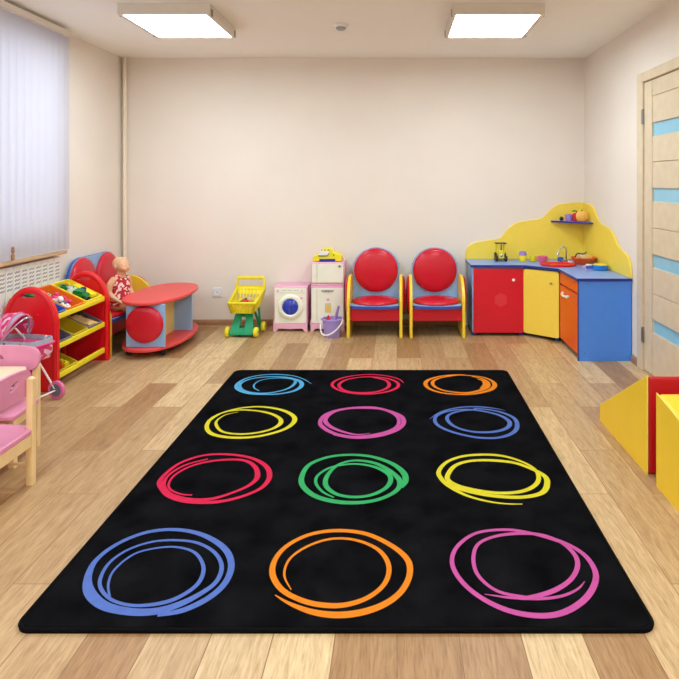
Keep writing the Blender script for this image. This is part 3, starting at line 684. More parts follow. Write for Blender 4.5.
# green chassis: sloping hood and side arms
def slab(m, A, B, th=.02):
    # A, B : bottom and top edges ((x0,x1,y,z))
    v = [(A[0], A[2], A[3]), (A[1], A[2], A[3]), (B[1], B[2], B[3]), (B[0], B[2], B[3])]
    f = [m.bm.verts.new(p) for p in v]; g = [m.bm.verts.new((p[0], p[1]+th, p[2]-.004)) for p in v]
    m._f(f); m._f(g[::-1])
    for i in range(4): m._f([f[i], g[i], g[(i+1) % 4], f[(i+1) % 4]])
slab(m, (-.105, -.022, -.135, .035), (-.072, -.018, -.03, .210)); slab(m, (.022, .105, -.135, .035), (.018, .072, -.03, .210))
slab(m, (-.022, .022, -.1352, .0345), (-.021, .021, -.110, .080)); slab(m, (-.019, .019, -.058, .162), (-.018, .018, -.0305, .2095))
m.box(-.1, .1, -.14, .14, .022, .034)
m.build('hood', 'green', tr, bevel=.003)
m = MB()
for s in (-1, 1):
    m.tube([(s*.095, -.12, .04), (s*.095, .13, .045), (s*.07, .02, .208), (s*.075, -.03, .205)], .011, 8)
    m.tube([(s*.095, .13, .045), (s*.08, .12, .27)], .010, 8)
m.build('side_arm', 'green', tr)
for x, y in ((-.125, -.11), (.125, -.11), (-.13, .11), (.13, .11)):
    m = MB(); s = 1 if x > 0 else -1
    m.lathe([(.012, x-.018), (.036, x-.018), (.043, x-.012), (.043, x+.012), (.036, x+.018), (.012, x+.018)], (0, y, .043), 20, 'x'); m.mi = 1; m.lathe([(.010, x-.021), (.010, x+.021)], (0, y, .043), 10, 'x')
    m.build('wheel', ['ypl', 'green'], tr, ang=50)
for q, y in ((.125, -.11), (.13, .11)): MB().tube([(-q, y, .043), (q, y, .043)], .006, 8).build('axle', 'green', tr)
# basket : solid floor, ribbed walls, thick rim
m = MB()
T = [(-.096, -.165, .300), (.130, -.165, .300), (.128, .15, .372), (-.128, .15, .372)]
Bq = [(-.078, -.130, .214), (.104, -.130, .214), (.10, .10, .238), (-.10, .10, .238)]
m.tube(spline(T, 1, True) , .013, 8, closed=True)
mid = [tuple(.5*(a+b) for a, b in zip(p, q)) for p, q in zip(T, Bq)]
m.tube(Bq, .008, 8, closed=True)
for i in range(4):
    a0, a1 = T[i], T[(i+1) % 4]; b0, b1 = Bq[i], Bq[(i+1) % 4]
    for k in range(9):
        t = k/8
        m.tube([tuple(p+(q-p)*t for p, q in zip(a0, a1)), tuple(p+(q-p)*t for p, q in zip(b0, b1))], .0075 if k % 8 else .013, 6)
# solid band low on the walls and the floor
for P, Q, f0, f1 in ((T, Bq, .0, .32), (T, Bq, .62, 1.0)):
    for i in range(4):
        j = (i+1) % 4
        mk = lambda A, B, f: Vector(A).lerp(Vector(B), f)
        q = [mk(P[i], Q[i], f0), mk(P[j], Q[j], f0), mk(P[j], Q[j], f1), mk(P[i], Q[i], f1)]
        nrm = (q[1]-q[0]).cross(q[3]-q[0]).normalized()*.003
        A = [m.bm.verts.new(v+nrm) for v in q]; B = [m.bm.verts.new(v-nrm) for v in q]
        m._f(A); m._f(B[::-1])
        for k in range(4): m._f([A[k], B[k], B[(k+1) % 4], A[(k+1) % 4]])
m.build('basket', 'ypl', tr, ang=50)
m = MB(); A = [m.bm.verts.new(p) for p in Bq]; B = [m.bm.verts.new((p[0], p[1], p[2]-.006)) for p in Bq]; m._f(A); m._f(B[::-1])
for k in range(4): m._f([A[k], B[k], B[(k+1) % 4], A[(k+1) % 4]])
m.build('basket_floor', 'ypl', tr)
m = MB(); m.tube([(-.128, .15, .37), (-.118, .17, .47), (.118, .17, .47), (.128, .15, .37)], .017, 8); m.box(-.11, .11, .155, .17, .382, .40)
m.build('push_handle', 'ypl', tr)
o = MB().sph((0, 0, .03), (.05, .035, .032)); o = o.build('toy_bread', 'beige'); o.location = (-1.315, 5.43, .262); tag(o, 'tan toy loaf lying in the trolley basket', 'toy food')
m = MB().tube([(0, 0, .012), (.03, .01, .03), (.07, .01, .055)], [.011, .012, .006], 8); o = m.build('toy_banana', 'dark'); o.location = (-1.38, 5.36, .268); tag(o, 'dark curved toy piece beside the loaf in the trolley', 'toy food')
o = MB().lathe([(.028, 0), (.03, .005), (.03, .05), (.026, .055), (0, .055)], n=18).build('toy_can', 'redplastic'); o.location = (-1.32, 5.345, .258); tag(o, 'red toy can behind the front bars of the trolley', 'toy food')

# ------------------------------------------------------------------ toy washing machine
wm = thing('toy_washing_machine', 'white and pink toy washing machine with round blue door', 'toy washing machine', (-.954, 5.625, 0))
m = MB(); m.box(-.150, .150, -.115, .125, .055, .403); m.build('cabinet', 'pinkpl', wm, bevel=.006)
m = MB(); m.prism(rrect(-.142, .142, .075, .392, .008, 3), -.121, -.1155, 'y'); m.build('front_panel', 'cream', wm, bevel=.002)
m = MB(); m.prism([(-.153, .0), (-.128, .0), (-.108, .028), (0, .022), (.108, .028), (.128, .0), (.153, .0), (.153, .105), (.140, .105), (.140, .072), (-.140, .072), (-.140, .105), (-.153, .105)], -.127, -.1155, 'y')
m.build('plinth', 'pinkpl', wm, bevel=.002)
for a, b in ((-.152, -.13), (.13, .152)): MB().box(a, b, .10, .125, 0, .0545).build('rear_foot', 'pinkpl', wm)
dr = MB(); dr.lathe([(.112, -.1215), (.112, -.130), (.100, -.139), (.082, -.142), (.072, -.134), (.072, -.1215)], (0, 0, .222), 40, 'y'); dr = dr.build('door', 'cream', wm, ang=40)
m = MB(); m.lathe([(.071, -.124), (.071, -.128), (.05, -.140), (.025, -.145), (0, -.146)], (0, 0, .222), 36, 'y'); m.build('door_glass', 'glassblue', dr, ang=60)
for x, z, r in ((-.11, .367, .011), (.105, .365, .007), (.10, .302, .012)):
    m = MB(); m.lathe([(r, -.1212), (r, -.127), (r*.5, -.129), (0, -.129)], (x, 0, z), 16, 'y'); m.build('knob', 'pinkpl', wm)
m = MB()
for x in (-.07, -.05, -.02, .0, .035, .055): m.box(x, x+.012, -.1225, -.1212, .366, .371)
m.box(-.13, .13, -.1222, -.1212, .345, .347); m.build('panel_marks', 'midgrey', wm)
m = MB(); m.tube([(-.125, -.122, .28), (-.105, -.126, .298), (-.088, -.122, .312)], .004, 8); m.build('latch', 'cream', wm)

# ------------------------------------------------------------------ toy fridge freezer
fg = thing('toy_fridge', 'tall white and pink toy fridge between the washing machine and armchairs', 'toy fridge', (-.6215, 5.625, 0))
m = MB(); m.box(-.149, .149, -.115, .125, .055, .404); m.build('lower_cabinet', 'pinkpl', fg, bevel=.006)
m = MB(); m.box(-.147, .147, -.115, .12, .4045, .424); m.box(-.149, .149, -.117, .125, .424, .621); m.build('upper_cabinet', 'pinkpl', fg, bevel=.006)
d1 = MB().prism(rrect(-.142, .142, .078, .390, .008, 3), -.122, -.1165, 'y').build('fridge_door', 'cream', fg, bevel=.002)
d2 = MB().prism(rrect(-.140, .140, .438, .606, .008, 3), -.124, -.1185, 'y').build('freezer_door', 'cream', fg, bevel=.002)
m = MB(); m.tube([(-.095, -.123, .09), (-.095, -.123, .38)], .0015, 6); m.build('door_seam', 'midgrey', d1)
m = MB(); m.tube([(-.095, -.125, .445), (-.095, -.125, .6)], .0015, 6); m.build('door_seam', 'midgrey', d2)
m = MB(); m.lathe([(.011, -.1242), (.011, -.131), (.006, -.133), (0, -.133)], (.108, 0, .585), 16, 'y'); m.build('door_knob', 'steel', d2)
m = MB(); m.prism([(-.058, .372), (-.048, .355), (.048, .355), (.06, .372)], -.129, -.1222, 'y'); m.build('vent', 'midgrey', d1)
m = MB(); m.box(-.02, -.006, -.1305, -.129, .362, .369); m.box(.002, .012, -.1305, -.129, .362, .369); m.build('vent_slot', 'dark', d1)
m = MB(); m.lathe([(.014, -.1222), (.013, -.127), (0, -.128)], (.005, 0, .288), 16, 'y'); m.build('badge', 'pinkpl', d1)
m = MB(); m.box(-.02, .03, -.1245, -.1222, .243, .252); m.build('badge_bar', 'beige', d1)
m = MB(); m.box(-.022, .032, -.1240, -.1222, .17, .238); m.build('dispenser', 'paleyellow', d1)
m = MB(); m.prism([(-.152, .0), (-.128, .0), (-.108, .028), (0, .022), (.108, .028), (.128, .0), (.152, .0), (.152, .105), (.140, .105), (.140, .072), (-.140, .072), (-.140, .105), (-.152, .105)], -.127, -.1155, 'y')
m.build('plinth', 'pinkpl', fg, bevel=.002)
for a, b in ((-.151, -.13), (.13, .151)): MB().box(a, b, .10, .125, 0, .0545).build('rear_foot', 'pinkpl', fg)
# toy till on the fridge
tl = thing('toy_cash_register', 'yellow toy cash register with dark blue drawer on the toy fridge', 'toy', (-.628, 5.60, .6215))
m = MB(); m.prism(spline([(-.12, .004), (-.132, .03), (-.115, .055), (-.06, .064), (-.05, .105), (-.02, .118), (.03, .112), (.05, .088), (.09, .074), (.125, .055), (.132, .025), (.12, .004)], 4) , -.07, .07, 'y'); m.build('shell', 'ypl', tl, bevel=.012, seg=3)
m = MB(); m.box(-.07, .072, -.078, -.0705, .004, .026); m.build('drawer', 'navy', tl, bevel=.002)
m = MB(); m.prism([(-.075, .058), (-.06, .098), (.02, .098), (.005, .058)], -.0755, -.0705, 'y'); m.build('display', 'white', tl)
m = MB(); m.tube([(-.078, -.077, .054), (.002, -.077, .054), (.016, -.077, .075)], .004, 8); m.build('display_rim', 'dark', tl)
m = MB()
for x in (-.05, -.02, .01): m.sph((x, -.073, .105), .005, 8)
m.sph((.06, -.073, .062), .006, 8); m.build('button', 'dark', tl)

# ------------------------------------------------------------------ bucket
bk = thing('toy_bucket', 'lavender toy bucket with white handle in front of the toy fridge', 'bucket', (-.560, 5.325, 0))
m = MB(); m.lathe([(.066, 0), (.068, .004), (.083, .145), (.092, .147), (.092, .16), (.080, .162), (.078, .145), (.063, .010), (0, .010)], n=32); m.build('pail', 'lav', bk, ang=40)
m = MB(); m.tube(spline([(.09, -.02, .152), (.085, -.075, .13), (.045, -.115, .085), (-.02, -.125, .045), (-.075, -.095, .045), (-.097, -.045, .09), (-.092, .0, .15)], 6), .0065, 8); m.build('handle', 'white', bk)
m = MB(); m.sph((.09, -.02, .152), .010, 8); m.sph((-.092, 0, .15), .010, 8); m.build('handle_lug', 'lav', bk)
m = MB(); m.prism([(0, 0), (.06, 0), (.045, .02), (.02, .065)], -.004, .004, 'y'); m.prism([(0, 0), (.06, .0), (.03, .04)], -.03, .03, 'y'); o = m.build('sand_mould', 'redplastic', bevel=.003); o.location = (-.615, 5.32, .128); tag(o, 'red pointed sand mould sticking out of the lavender bucket', 'toy')
m = MB(); m.tube([(0, 0, 0), (.008, 0, .06), (.02, 0, .13)], [.012, .013, .010], 8); m.sph((-.012, 0, -.015), (.04, .03, .035)); o = m.build('toy_spade', 'purple'); o.location = (-.535, 5.33, .135); o.rotation_euler = (0, .08, 0); tag(o, 'lavender toy scoop with handle up in the bucket', 'toy spade')
# ------------------------------------------------------------------ play kitchen
KZ = .597     # underside of the worktop
YWALL = YB-.004; XWALL = XR-.012
# red cabinet on the back wall
rc_ = thing('red_play_cabinet', 'play kitchen cabinet with plain red door, beside the right armchair', 'cabinet', (.88, 5.55, 0))
m = MB(); m.box(-.225, -.207, -.19, .185, .03, KZ-.001); m.box(.207, .2245, -.19, .185, .03, KZ-.001); m.box(-.207, .207, .17, .185, .03, KZ-.001); m.box(-.207, .207, -.19, .17, .03, .048); m.box(-.207, .207, -.19, .17, KZ-.02, KZ-.001)
m.build('carcass', 'pale', rc_, bevel=.002)
d = MB().box(-.215, .218, -.209, -.1915, .028, .586).build('door', 'red', rc_, bevel=.002)
MB().lathe([(.006, -.2092), (.006, -.222), (.013, -.226), (.013, -.233), (0, -.235)], (.128, 0, .49), 16, 'y').build('knob', 'cream', d)
M['decal'] = mat('faded_red_decal', (226, 52, 66), .45)
MB().prism([(.06*math.cos(k*PI/3+PI/6), .062*math.sin(k*PI/3+PI/6)) for k in range(6)], -.2096, -.2092, 'y').build('hexagon_decal', 'decal', d, loc=(.022, 0, .315))
for x, y in ((-.205, -.17), (.2, -.17), (-.205, .16), (.2, .16)): MB().lathe([(.016, 0), (.02, .02), (.02, .0295)], (x, y, 0), 14).build('foot', 'medblue', rc_)
# yellow corner cabinet
yc_ = thing('yellow_corner_cabinet', 'corner play cabinet with yellow diagonal door under the sink', 'cabinet', (1.23, 5.23, 0))
A_, B_ = Vector((1.108, 5.365)), Vector((1.372, 5.135))
dv = (B_-A_).normalized(); nv = Vector((-dv.y, dv.x)) * -1    # outward (towards the room)
if nv.y > 0: nv = -nv
def quadpts(a, b, off0, off1): return [tuple(a+nv*off0), tuple(b+nv*off0), tuple(b+nv*off1), tuple(a+nv*off1)]
loc2 = Vector((1.23, 5.23))
def P2(pts): return [(p[0]-loc2.x, p[1]-loc2.y) for p in pts]
m = MB(); m.prism(P2([(1.1055, 5.735), (1.1055, 5.372), (1.364, 5.142), (XWALL-.02, 5.142), (XWALL-.02, 5.735)]), .045, KZ-.001, 'z'); m.build('carcass', 'navy', yc_, bevel=.002)
a2, b2 = A_+dv*.004, B_-dv*.012
m = MB()
L2 = (b2-a2).length
pts = rrect(0, L2, .03, .586, .018, 5)
A = [m.bm.verts.new((a2.x+dv.x*u+nv.x*.004-loc2.x, a2.y+dv.y*u+nv.y*.004-loc2.y, z)) for u, z in pts]; Bv = [m.bm.verts.new((a2.x+dv.x*u+nv.x*.02-loc2.x, a2.y+dv.y*u+nv.y*.02-loc2.y, z)) for u, z in pts]
m._f(A); m._f(Bv[::-1])
for i in range(len(A)): m._f([A[i], Bv[i], Bv[(i+1) % len(A)], A[(i+1) % len(A)]])
d = m.build('door', 'yellow', yc_, bevel=.003)
kp = a2+dv*(L2*.80)+nv*.021-loc2; ke = kp+nv*.014
m = MB(); m.tube([(kp.x, kp.y, .488), (ke.x, ke.y, .488)], .005, 8); m.tube([(ke.x-.012*nv.y, ke.y, .49), (ke.x+.012*nv.y, ke.y, .484)], .007, 8); m.build('knob', 'steel', d)
for x, y in ((1.125, 5.40), (1.355, 5.19), (1.66, 5.19), (1.125, 5.70)): MB().lathe([(.016, 0), (.02, .02), (.02, .0445)], (x-loc2.x, y-loc2.y, 0), 14).build('foot', 'medblue', yc_)
# orange drawer cabinet with the tall blue side
oc = thing('orange_drawer_cabinet', 'play cabinet with orange drawer and door and large blue side panel', 'cabinet', (1.54, 4.86, 0))
m = MB(); m.box(-.165, -.15, -.25, .278, .04, KZ-.001); m.box(-.15, .19, .262, .278, .04, KZ-.001); m.box(.175, .19, -.25, .262, .04, KZ-.001); m.box(-.15, .175, -.25, .262, .04, .056); m.box(-.15, .175, -.25, .262, KZ-.02, KZ-.001)
m.build('carcass', 'navy', oc, bevel=.002)
MB().box(-.182, .209, -.270, -.2505, .0, KZ-.001).build('side_panel', 'blue', oc, bevel=.002)
m = MB(); m.box(-.187, -.1825, -.271, -.2505, .0, KZ-.001); m.build('panel_edging', 'navy', oc)
dw = MB().box(-.184, -.1655, -.2485, .262, .498, .587).build('drawer', 'orange', oc, bevel=.002)
d = MB().box(-.184, -.1655, -.236, .262, .045, .486).build('door', 'orange', oc, bevel=.002)
m = MB(); m.tube([(-.185, .15, .437), (-.198, .145, .428), (-.206, .07, .424), (-.198, -.005, .428), (-.185, -.01, .437)], .011, 8); m.build('handle', 'cream', d)
m = MB(); m.lathe([(.004, -.2704), (.004, -.2712)], (-.11, 0, .575), 10, 'y'); m.lathe([(.004, -.2704), (.004, -.2712)], (-.14, 0, .06), 10, 'y'); m.build('screw_cap', 'medblue', oc)
# worktop
wt = thing('play_kitchen_worktop', 'pale blue angled worktop running along the play kitchen cabinets', 'worktop', (1.2, 5.3, KZ))
W0 = [(.640, YWALL), (.640, 5.335), (1.108, 5.325), (1.340, 5.115), (1.340, 4.578), (XWALL+.008, 4.578), (XWALL+.008, YWALL)]
W0 = [(x-1.2, y-5.3) for x, y in W0]
MB().prism(W0, .0, .022, 'z', mi_side=1).build('top', ['counter', 'navy'], wt, bevel=.002)
# cloud shaped backsplash on both walls
bs = thing('cloud_backsplash', 'yellow cloud shaped backsplash rising behind the play kitchen corner', 'backsplash', (XR, YB, KZ+.0225))
z0 = KZ+.0225
bk_ = spline([(.640, .632), (.645, .70), (.68, .752), (.75, .778), (.86, .796), (.955, .812), (.995, .85), (1.04, .905), (1.11, .955), (1.20, .975), (1.32, .992), (1.38, 1.02), (1.43, 1.075), (1.485, 1.12), (1.58, 1.142), (1.67, 1.148), (1.752, 1.145)], 4)
pts = [(.640-XR, 0.0)] + [(x-XR, z-z0) for x, z in bk_] + [(1.752-XR, 0)]
m = MB(); m.prism(pts, -.0025-.016, -.0025, 'y'); m.build('back_panel', 'yellow', bs, bevel=.003)
rt_ = spline([(5.738, 1.145), (5.60, 1.14), (5.48, 1.12), (5.40, 1.06), (5.31, 1.0), (5.18, .972), (5.03, .95), (4.93, .90), (4.84, .834), (4.74, .80), (4.66, .782), (4.61, .745), (4.585, .69), (4.575, .63)], 4)
pts = [(5.738-YB, 0)] + [(y-YB, z-z0) for y, z in rt_] + [(4.575-YB, 0)]
m = MB(); m.prism(pts, -.0025-.016, -.0025, 'x'); m.build('right_panel', 'yellow', bs, bevel=.003)
# corner shelf
cs_ = thing('corner_shelf', 'small dark violet corner shelf on the cloud backsplash', 'shelf', (XR-.02, YB-.02, .965))
MB().prism([(0, 0), (-.30, 0), (-.30, -.02), (-.15, -.17), (-.02, -.30), (0, -.30)], 0, .016, 'z', mi_side=1).build('board', ['lav', 'navy'], cs_, bevel=.002)
def on(o, x, y, z, label, cat, group=None): o.location = (x, y, z); return tag(o, label, cat, group)
GS = 'toy food on the corner shelf'; SZ = .9815
on(MB().sph((0, 0, .02), .02, 12).build('toy_plum', 'dark'), 1.515, 5.665, SZ, 'small dark toy plum at the left end of the corner shelf', 'toy food', GS)
m = MB(); m.lathe([(.028, 0), (.036, .01), (.038, .05), (.034, .062), (.030, .06), (.028, .012), (0, .012)], n=20); on(m.build('toy_cup', 'purple'), 1.575, 5.63, SZ, 'lilac toy cup on the corner shelf', 'toy cup', GS)
t = thing('toy_pepper', 'red toy pepper with green stalk on the corner shelf', 'toy food', (1.625, 5.59, SZ), 0, GS)
MB().lathe([(.012, 0), (.024, .008), (.029, .04), (.024, .07), (.010, .078), (0, .074)], n=20).build('fruit', 'red', t); MB().tube([(.012, 0, .075), (.008, 0, .092), (-.012, 0, .098), (-.03, 0, .09)], .006, 8).build('stalk', 'greens', t)
t = thing('toy_pumpkin', 'large peach coloured toy pumpkin on the corner shelf', 'toy food', (1.668, 5.545, SZ), 0, GS)
m = MB()
for k in range(8):
    a = k*PI/4; m.sph((.022*math.cos(a), .022*math.sin(a), .048), (.032, .032, .048), 14)
m.build('fruit', 'peach', t, ang=80); MB().tube([(0, 0, .09), (-.004, 0, .106)], .005, 8).build('stalk', 'greens', t)
# things on the worktop
ZT = KZ+.0225
tx = lambda px, Y: (px-397)/615*Y
bl_ = thing('toy_tractor', 'yellow and black toy tractor with a flat roof, left on the worktop', 'toy tractor', (.945, 5.60, ZT))
m = MB(); m.box(-.025, .025, -.045, .045, .03, .075); m.prism([(-.02, .075), (.02, .075), (.016, .10), (-.016, .10)], -.045, .0, 'y'); m.build('body', 'ypl', bl_, bevel=.004)
m = MB(); m.box(-.05, .05, -.03, .055, .158, .166); m.build('roof', 'dark', bl_, bevel=.003)
m = MB(); m.sph((0, -.046, .055), (.014, .006, .016), 10); m.build('grille', 'metal', bl_)
for x in (-.033, .033):
    m = MB(); m.box(x-.005, x+.005, -.005, .005, .07, .158); m.box(x-.005, x+.005, .035, .045, .07, .158); m.build('roof_post', 'ypl' , bl_)
for x in (-.042, .042):
    for y, r in ((-.035, .026), (.04, .038)):
        m = MB(); m.lathe([(r*.5, x-.011), (r, x-.008), (r, x+.008), (r*.5, x+.011)], (0, y, r), 18, 'x'); m.mi = 1; m.lathe([(r*.45, x-.0125), (r*.45, x+.0125)], (0, y, r), 12, 'x'); m.build('wheel', ['black', 'steel'], bl_)
m = MB(); m.tube([(.0, -.02, .10), (0, -.02, .155)], .005, 8); m.build('exhaust', 'dark', bl_)
t = thing('toy_jar', 'yellow toy jar with lilac lid on the worktop beside the tractor', 'toy jar', (tx(522.8, 5.55), 5.55, ZT))
MB().lathe([(.028, 0), (.032, .006), (.033, .05), (.028, .058), (0, .058)], n=22).build('jar', 'ypl', t); MB().lathe([(.034, .0585), (.034, .078), (.024, .096), (0, .1)], (0, 0, 0), 22).build('lid', 'purple', t)
m = MB(); m.lathe([(.026, 0), (.03, .01), (.031, .05), (.028, .05), (.024, .01), (0, .008)], n=22); on(m.build('toy_cup', 'ypl'), tx(533, 5.58), 5.58, ZT, 'small plain yellow toy cup between the jar and pink cup', 'toy cup')
t = thing('toy_teacup', 'pink toy teacup with handles just left of the red sink', 'toy cup', (tx(542.5, 5.5), 5.5, ZT))
M['pinkhot'] = mat('coral_pink_plastic', (238, 110, 140), .35)
MB().lathe([(.03, 0), (.034, .006), (.044, .055), (.041, .058), (.038, .05), (.026, .01), (0, .008)], n=24).build('bowl', 'pinkhot', t)
for s in (-1, 1): MB().tube([(s*.038, 0, .045), (s*.056, 0, .04), (s*.054, 0, .022), (s*.036, 0, .018)], .004, 8).build('handle', 'pinkhot', t)
# sink
sk = thing('toy_sink', 'shallow red oval toy sink set on the worktop corner', 'toy sink', (tx(558.2, 5.30), 5.30, ZT))
m = MB(); m.lathe([(.145, 0), (.152, .004), (.152, .014), (.146, .018), (.130, .016), (.118, .006), (.06, .004), (0, .004)], n=48, sx=1, sy=.80); m.build('basin', 'redplastic', sk, ang=50)
m = MB(); m.lathe([(.014, .0045), (.014, .006), (0, .006)], n=16); m.build('drain', 'redtop', sk)
fc = thing('toy_tap', 'chrome gooseneck toy tap behind the red sink', 'tap', (tx(566, 5.47), 5.47, ZT))
m = MB(); m.lathe([(.02, 0), (.02, .008), (.012, .014), (.012, .03), (0, .032)], n=18); m.build('base', 'metal', fc)
m = MB(); m.tube([(.0, 0, .02), (.002, 0, .10)] + [(-.030+.032*math.cos(math.radians(q)), -.01, .10+.045*math.sin(math.radians(q))) for q in range(10, 176, 15)] + [(-.072, -.015, .085)], .006, 10); m.build('spout', 'metal', fc)
MB().tube([(-.07, -.015, .092), (-.08, -.016, .072)], .010, 10).build('nozzle', 'metal', fc)
for s in (-1, 1): MB().tube([(s*.012, 0, .018), (s*.038, -.004, .028)], .007, 8).build('tap_lever', 'metal', fc)
m = MB(); m.lathe([(.022, 0), (.026, .005), (.028, .035), (.018, .042), (0, .042)], n=20); on(m.build('toy_pot', 'bluepl'), tx(560.5, 5.56), 5.56, ZT, 'small blue toy pot behind the red sink', 'toy pot')
m = MB(); m.lathe([(.018, 0), (.022, .01), (.02, .025), (0, .028)], n=16); on(m.build('toy_egg_cup', 'white'), tx(570.3, 5.40), 5.40, ZT, 'small white toy cup right of the tap', 'toy cup')
# bowl with bread
t = thing('toy_bowl', 'orange toy bowl heaped with toy food, right of the tap', 'toy bowl', (tx(583.5, 5.37), 5.37, ZT))
m = MB(); m.lathe([(.065, 0), (.07, .006), (.108, .056), (.112, .062), (.106, .060), (.064, .010), (0, .008)], n=36); m.build('bowl', 'orange', t)
for i, (x, y, z, rz, c_, nm, lb) in enumerate(((-.04, .0, .04, .4, 'beige', 'toy_bread', 'tan toy bread roll at the left of the orange bowl'), (.035, .02, .042, -.5, 'peach', 'toy_bread', 'golden toy bun at the right of the orange bowl'), (.0, -.03, .045, .1, 'beige', 'toy_bread', 'tan toy loaf at the front of the orange bowl'), (.0, .035, .055, 1.2, 'cream', 'toy_bread', 'cream toy bun on the back of the orange bowl'))):
    o = MB().sph((0, 0, .016), (.050, .026, .024), 14).build(nm, c_); on(o, tx(583.5, 5.37)+x, 5.37+y, ZT+z, lb, 'toy food', 'toy bread in the orange bowl'); o.rotation_euler = (0, .1, rz)
o = MB().tube(spline([(-.07, 0, .0), (-.05, 0, .035), (0, 0, .03), (.03, 0, .045)], 4), .006, 8).build('toy_spoon', 'dark'); on(o, tx(583.5, 5.37)-.01, 5.35, ZT+.062, 'dark curved toy spoon lying over the orange bowl', 'toy spoon')
# pan with lid, small bits
t = thing('toy_pan', 'blue toy pan with pale yellow filling near the worktop edge', 'toy pan', (tx(600, 5.03), 5.03, ZT))
M['skyb'] = mat('bright_blue_plastic', (28, 128, 206), .35)
MB().lathe([(.058, 0), (.062, .004), (.064, .042), (.061, .042), (.058, .03), (0, .03)], n=36).build('pan', 'skyb', t)
MB().lathe([(.060, .0305), (.060, .044), (.03, .05), (0, .05)], n=32).build('lid', 'yellow', t)
MB().box(-.115, -.06, -.012, .012, .012, .034).build('handle', 'bluepl', t, bevel=.005)
m = MB(); m.box(-.03, .03, -.02, .02, 0, .018); on(m.build('toy_sandwich', 'cream', bevel=.006), tx(589.5, 5.25), 5.25, ZT, 'cream toy sandwich between the bowl and the blue pan', 'toy food')
m = MB(); m.lathe([(.03, 0), (.034, .012), (.028, .02), (0, .022)], n=18); on(m.build('toy_cake', 'pinkpl'), tx(587.2, 5.13), 5.13, ZT, 'small pink toy cake left of the blue pan', 'toy food')

# ------------------------------------------------------------------ foam play blocks by the right wall
def foam(name, prof, y, x0, x1, label, top, endm):
    t = thing(name, label, 'foam block', ((x0+x1)/2, y, 0), 0, 'soft play blocks'); hw = (x1-x0)/2
    m = MB(); m.prism(prof, -hw+.0045, hw-.0045, 'x'); m.build('core', top, t, bevel=.016, seg=4)
    for s in (-1, 1):
        a0, a1 = (hw-.004, hw) if s > 0 else (-hw, -hw+.004)
        m = MB(); m.prism(prof, a0, a1, 'x'); sp = m.build('side_cover', 'vfoam', t)
        n = len(prof); q = []
        for i in range(n):
            P, Q = prof[i], prof[(i+1) % n]
            for k in range(4): q.append((s*(hw-.003), P[0]+(Q[0]-P[0])*k/4, P[1]+(Q[1]-P[1])*k/4))
        q = [(a, b, max(c_, .005)) for a, b, c_ in q]
        m = MB(); m.tube(q, .0028, 6, closed=True); m.build('piping', 'vseam', sp)
    return t
foam('foam_ramp', [(0, 0), (.65, 0), (.65, .085), (.0, .452)], 2.80, 1.138, 1.738, 'red ended foam ramp with yellow side, nearer the play kitchen', 'vred', None)
foam('foam_block', [(0, 0), (-.95, 0), (-.95, .24), (-.16, .380), (0, .408)], 2.70, 1.138, 1.738, 'all yellow foam block cut off by the right edge', 'vfoam', None)

# ------------------------------------------------------------------ small table and pink chairs, front left
tb = thing('childrens_table', 'low cream topped wooden play table at the left edge', 'table', (-2.13, 2.75, 0))
m = MB(); m.prism([(-.30, -.31), (.31, -.31), (.31, .27), (.285, .31), (-.30, .31)], .40, .42, 'z'); m.build('tabletop', 'tabletop', tb, bevel=.005)
m = MB(); m.box(-.25, .25, .05, .07, .34, .3995); m.box(-.25, .25, -.26, -.24, .34, .3995); m.build('rail', 'wood', tb)
for x, y in ((.285, .04), (-.285, .04), (.285, -.25), (-.285, -.25)): MB().box(x-.015, x+.015, y, y+.03, 0, .3995).build('leg', 'wood', tb, bevel=.003)
def small_chair(loc, rz, label):
    t = thing('childrens_chair', label, 'chair', loc, rz, 'pink childrens chairs at the play table')
    for s in (-1, 1):
        x0, x1 = (.12, .15) if s > 0 else (-.15, -.12)
        m = MB(); m.prism(rrect(x0, x1, .115, .145, .005, 3), 0, .466, 'z'); m.sph(((x0+x1)/2, .13, .464), (.0148, .0148, .012), 12); m.build('leg', 'wood', t, ang=50)
        x0, x1 = (.148, .178) if s > 0 else (-.178, -.148)
        m = MB(); m.prism(rrect(x0, x1, -.12, -.09, .005, 3), 0, .224, 'z'); m.build('leg', 'wood', t, ang=50)
        m = MB(); q = .165*s
        m.tube([(s*.16, -.09, .085), (s*.137, .118, .085)], .007, 8); m.build('stretcher', 'wood', t)
    m = MB(); m.prism([(-.16, -.085), (.16, -.085), (.119, .14), (-.119, .14)], .170, .2245, 'z'); m.build('seat_frame', 'wood', t, bevel=.003)
    m = MB(); m.prism([(-.117, .144), (-.117, .11), (-.165, .105)] + arc(-.165, -.125, .02, .02, 180, 270, 4) + arc(.165, -.125, .02, .02, 270, 360, 4) + [(.165, .105), (.117, .11), (.117, .144)], .225, .25, 'z'); m.build('seat', 'pinkchair', t, bevel=.007, seg=3)
    pts = spline([(.170, .455), (.158, .488), (.12, .508), (0, .516), (-.12, .508), (-.158, .488), (-.170, .455), (-.160, .418), (-.125, .391), (0, .385), (.125, .391), (.160, .418)], 5, True)
    m = MB(); m.prism_hole(pts, (-.040, .460), (.030, .012), .0995, .1145, 'y', rot=-.45)
    m.build('backrest', 'pinkchair', t, bevel=.003, ang=50)
    return t
c1 = small_chair((-1.747, 2.583, 0), -PI/2, 'pink and birch child chair, nearest, its back to the room')
dup(c1, (-1.962, 2.985, 0), 0, 'pink and birch child chair behind the table, facing the viewer')

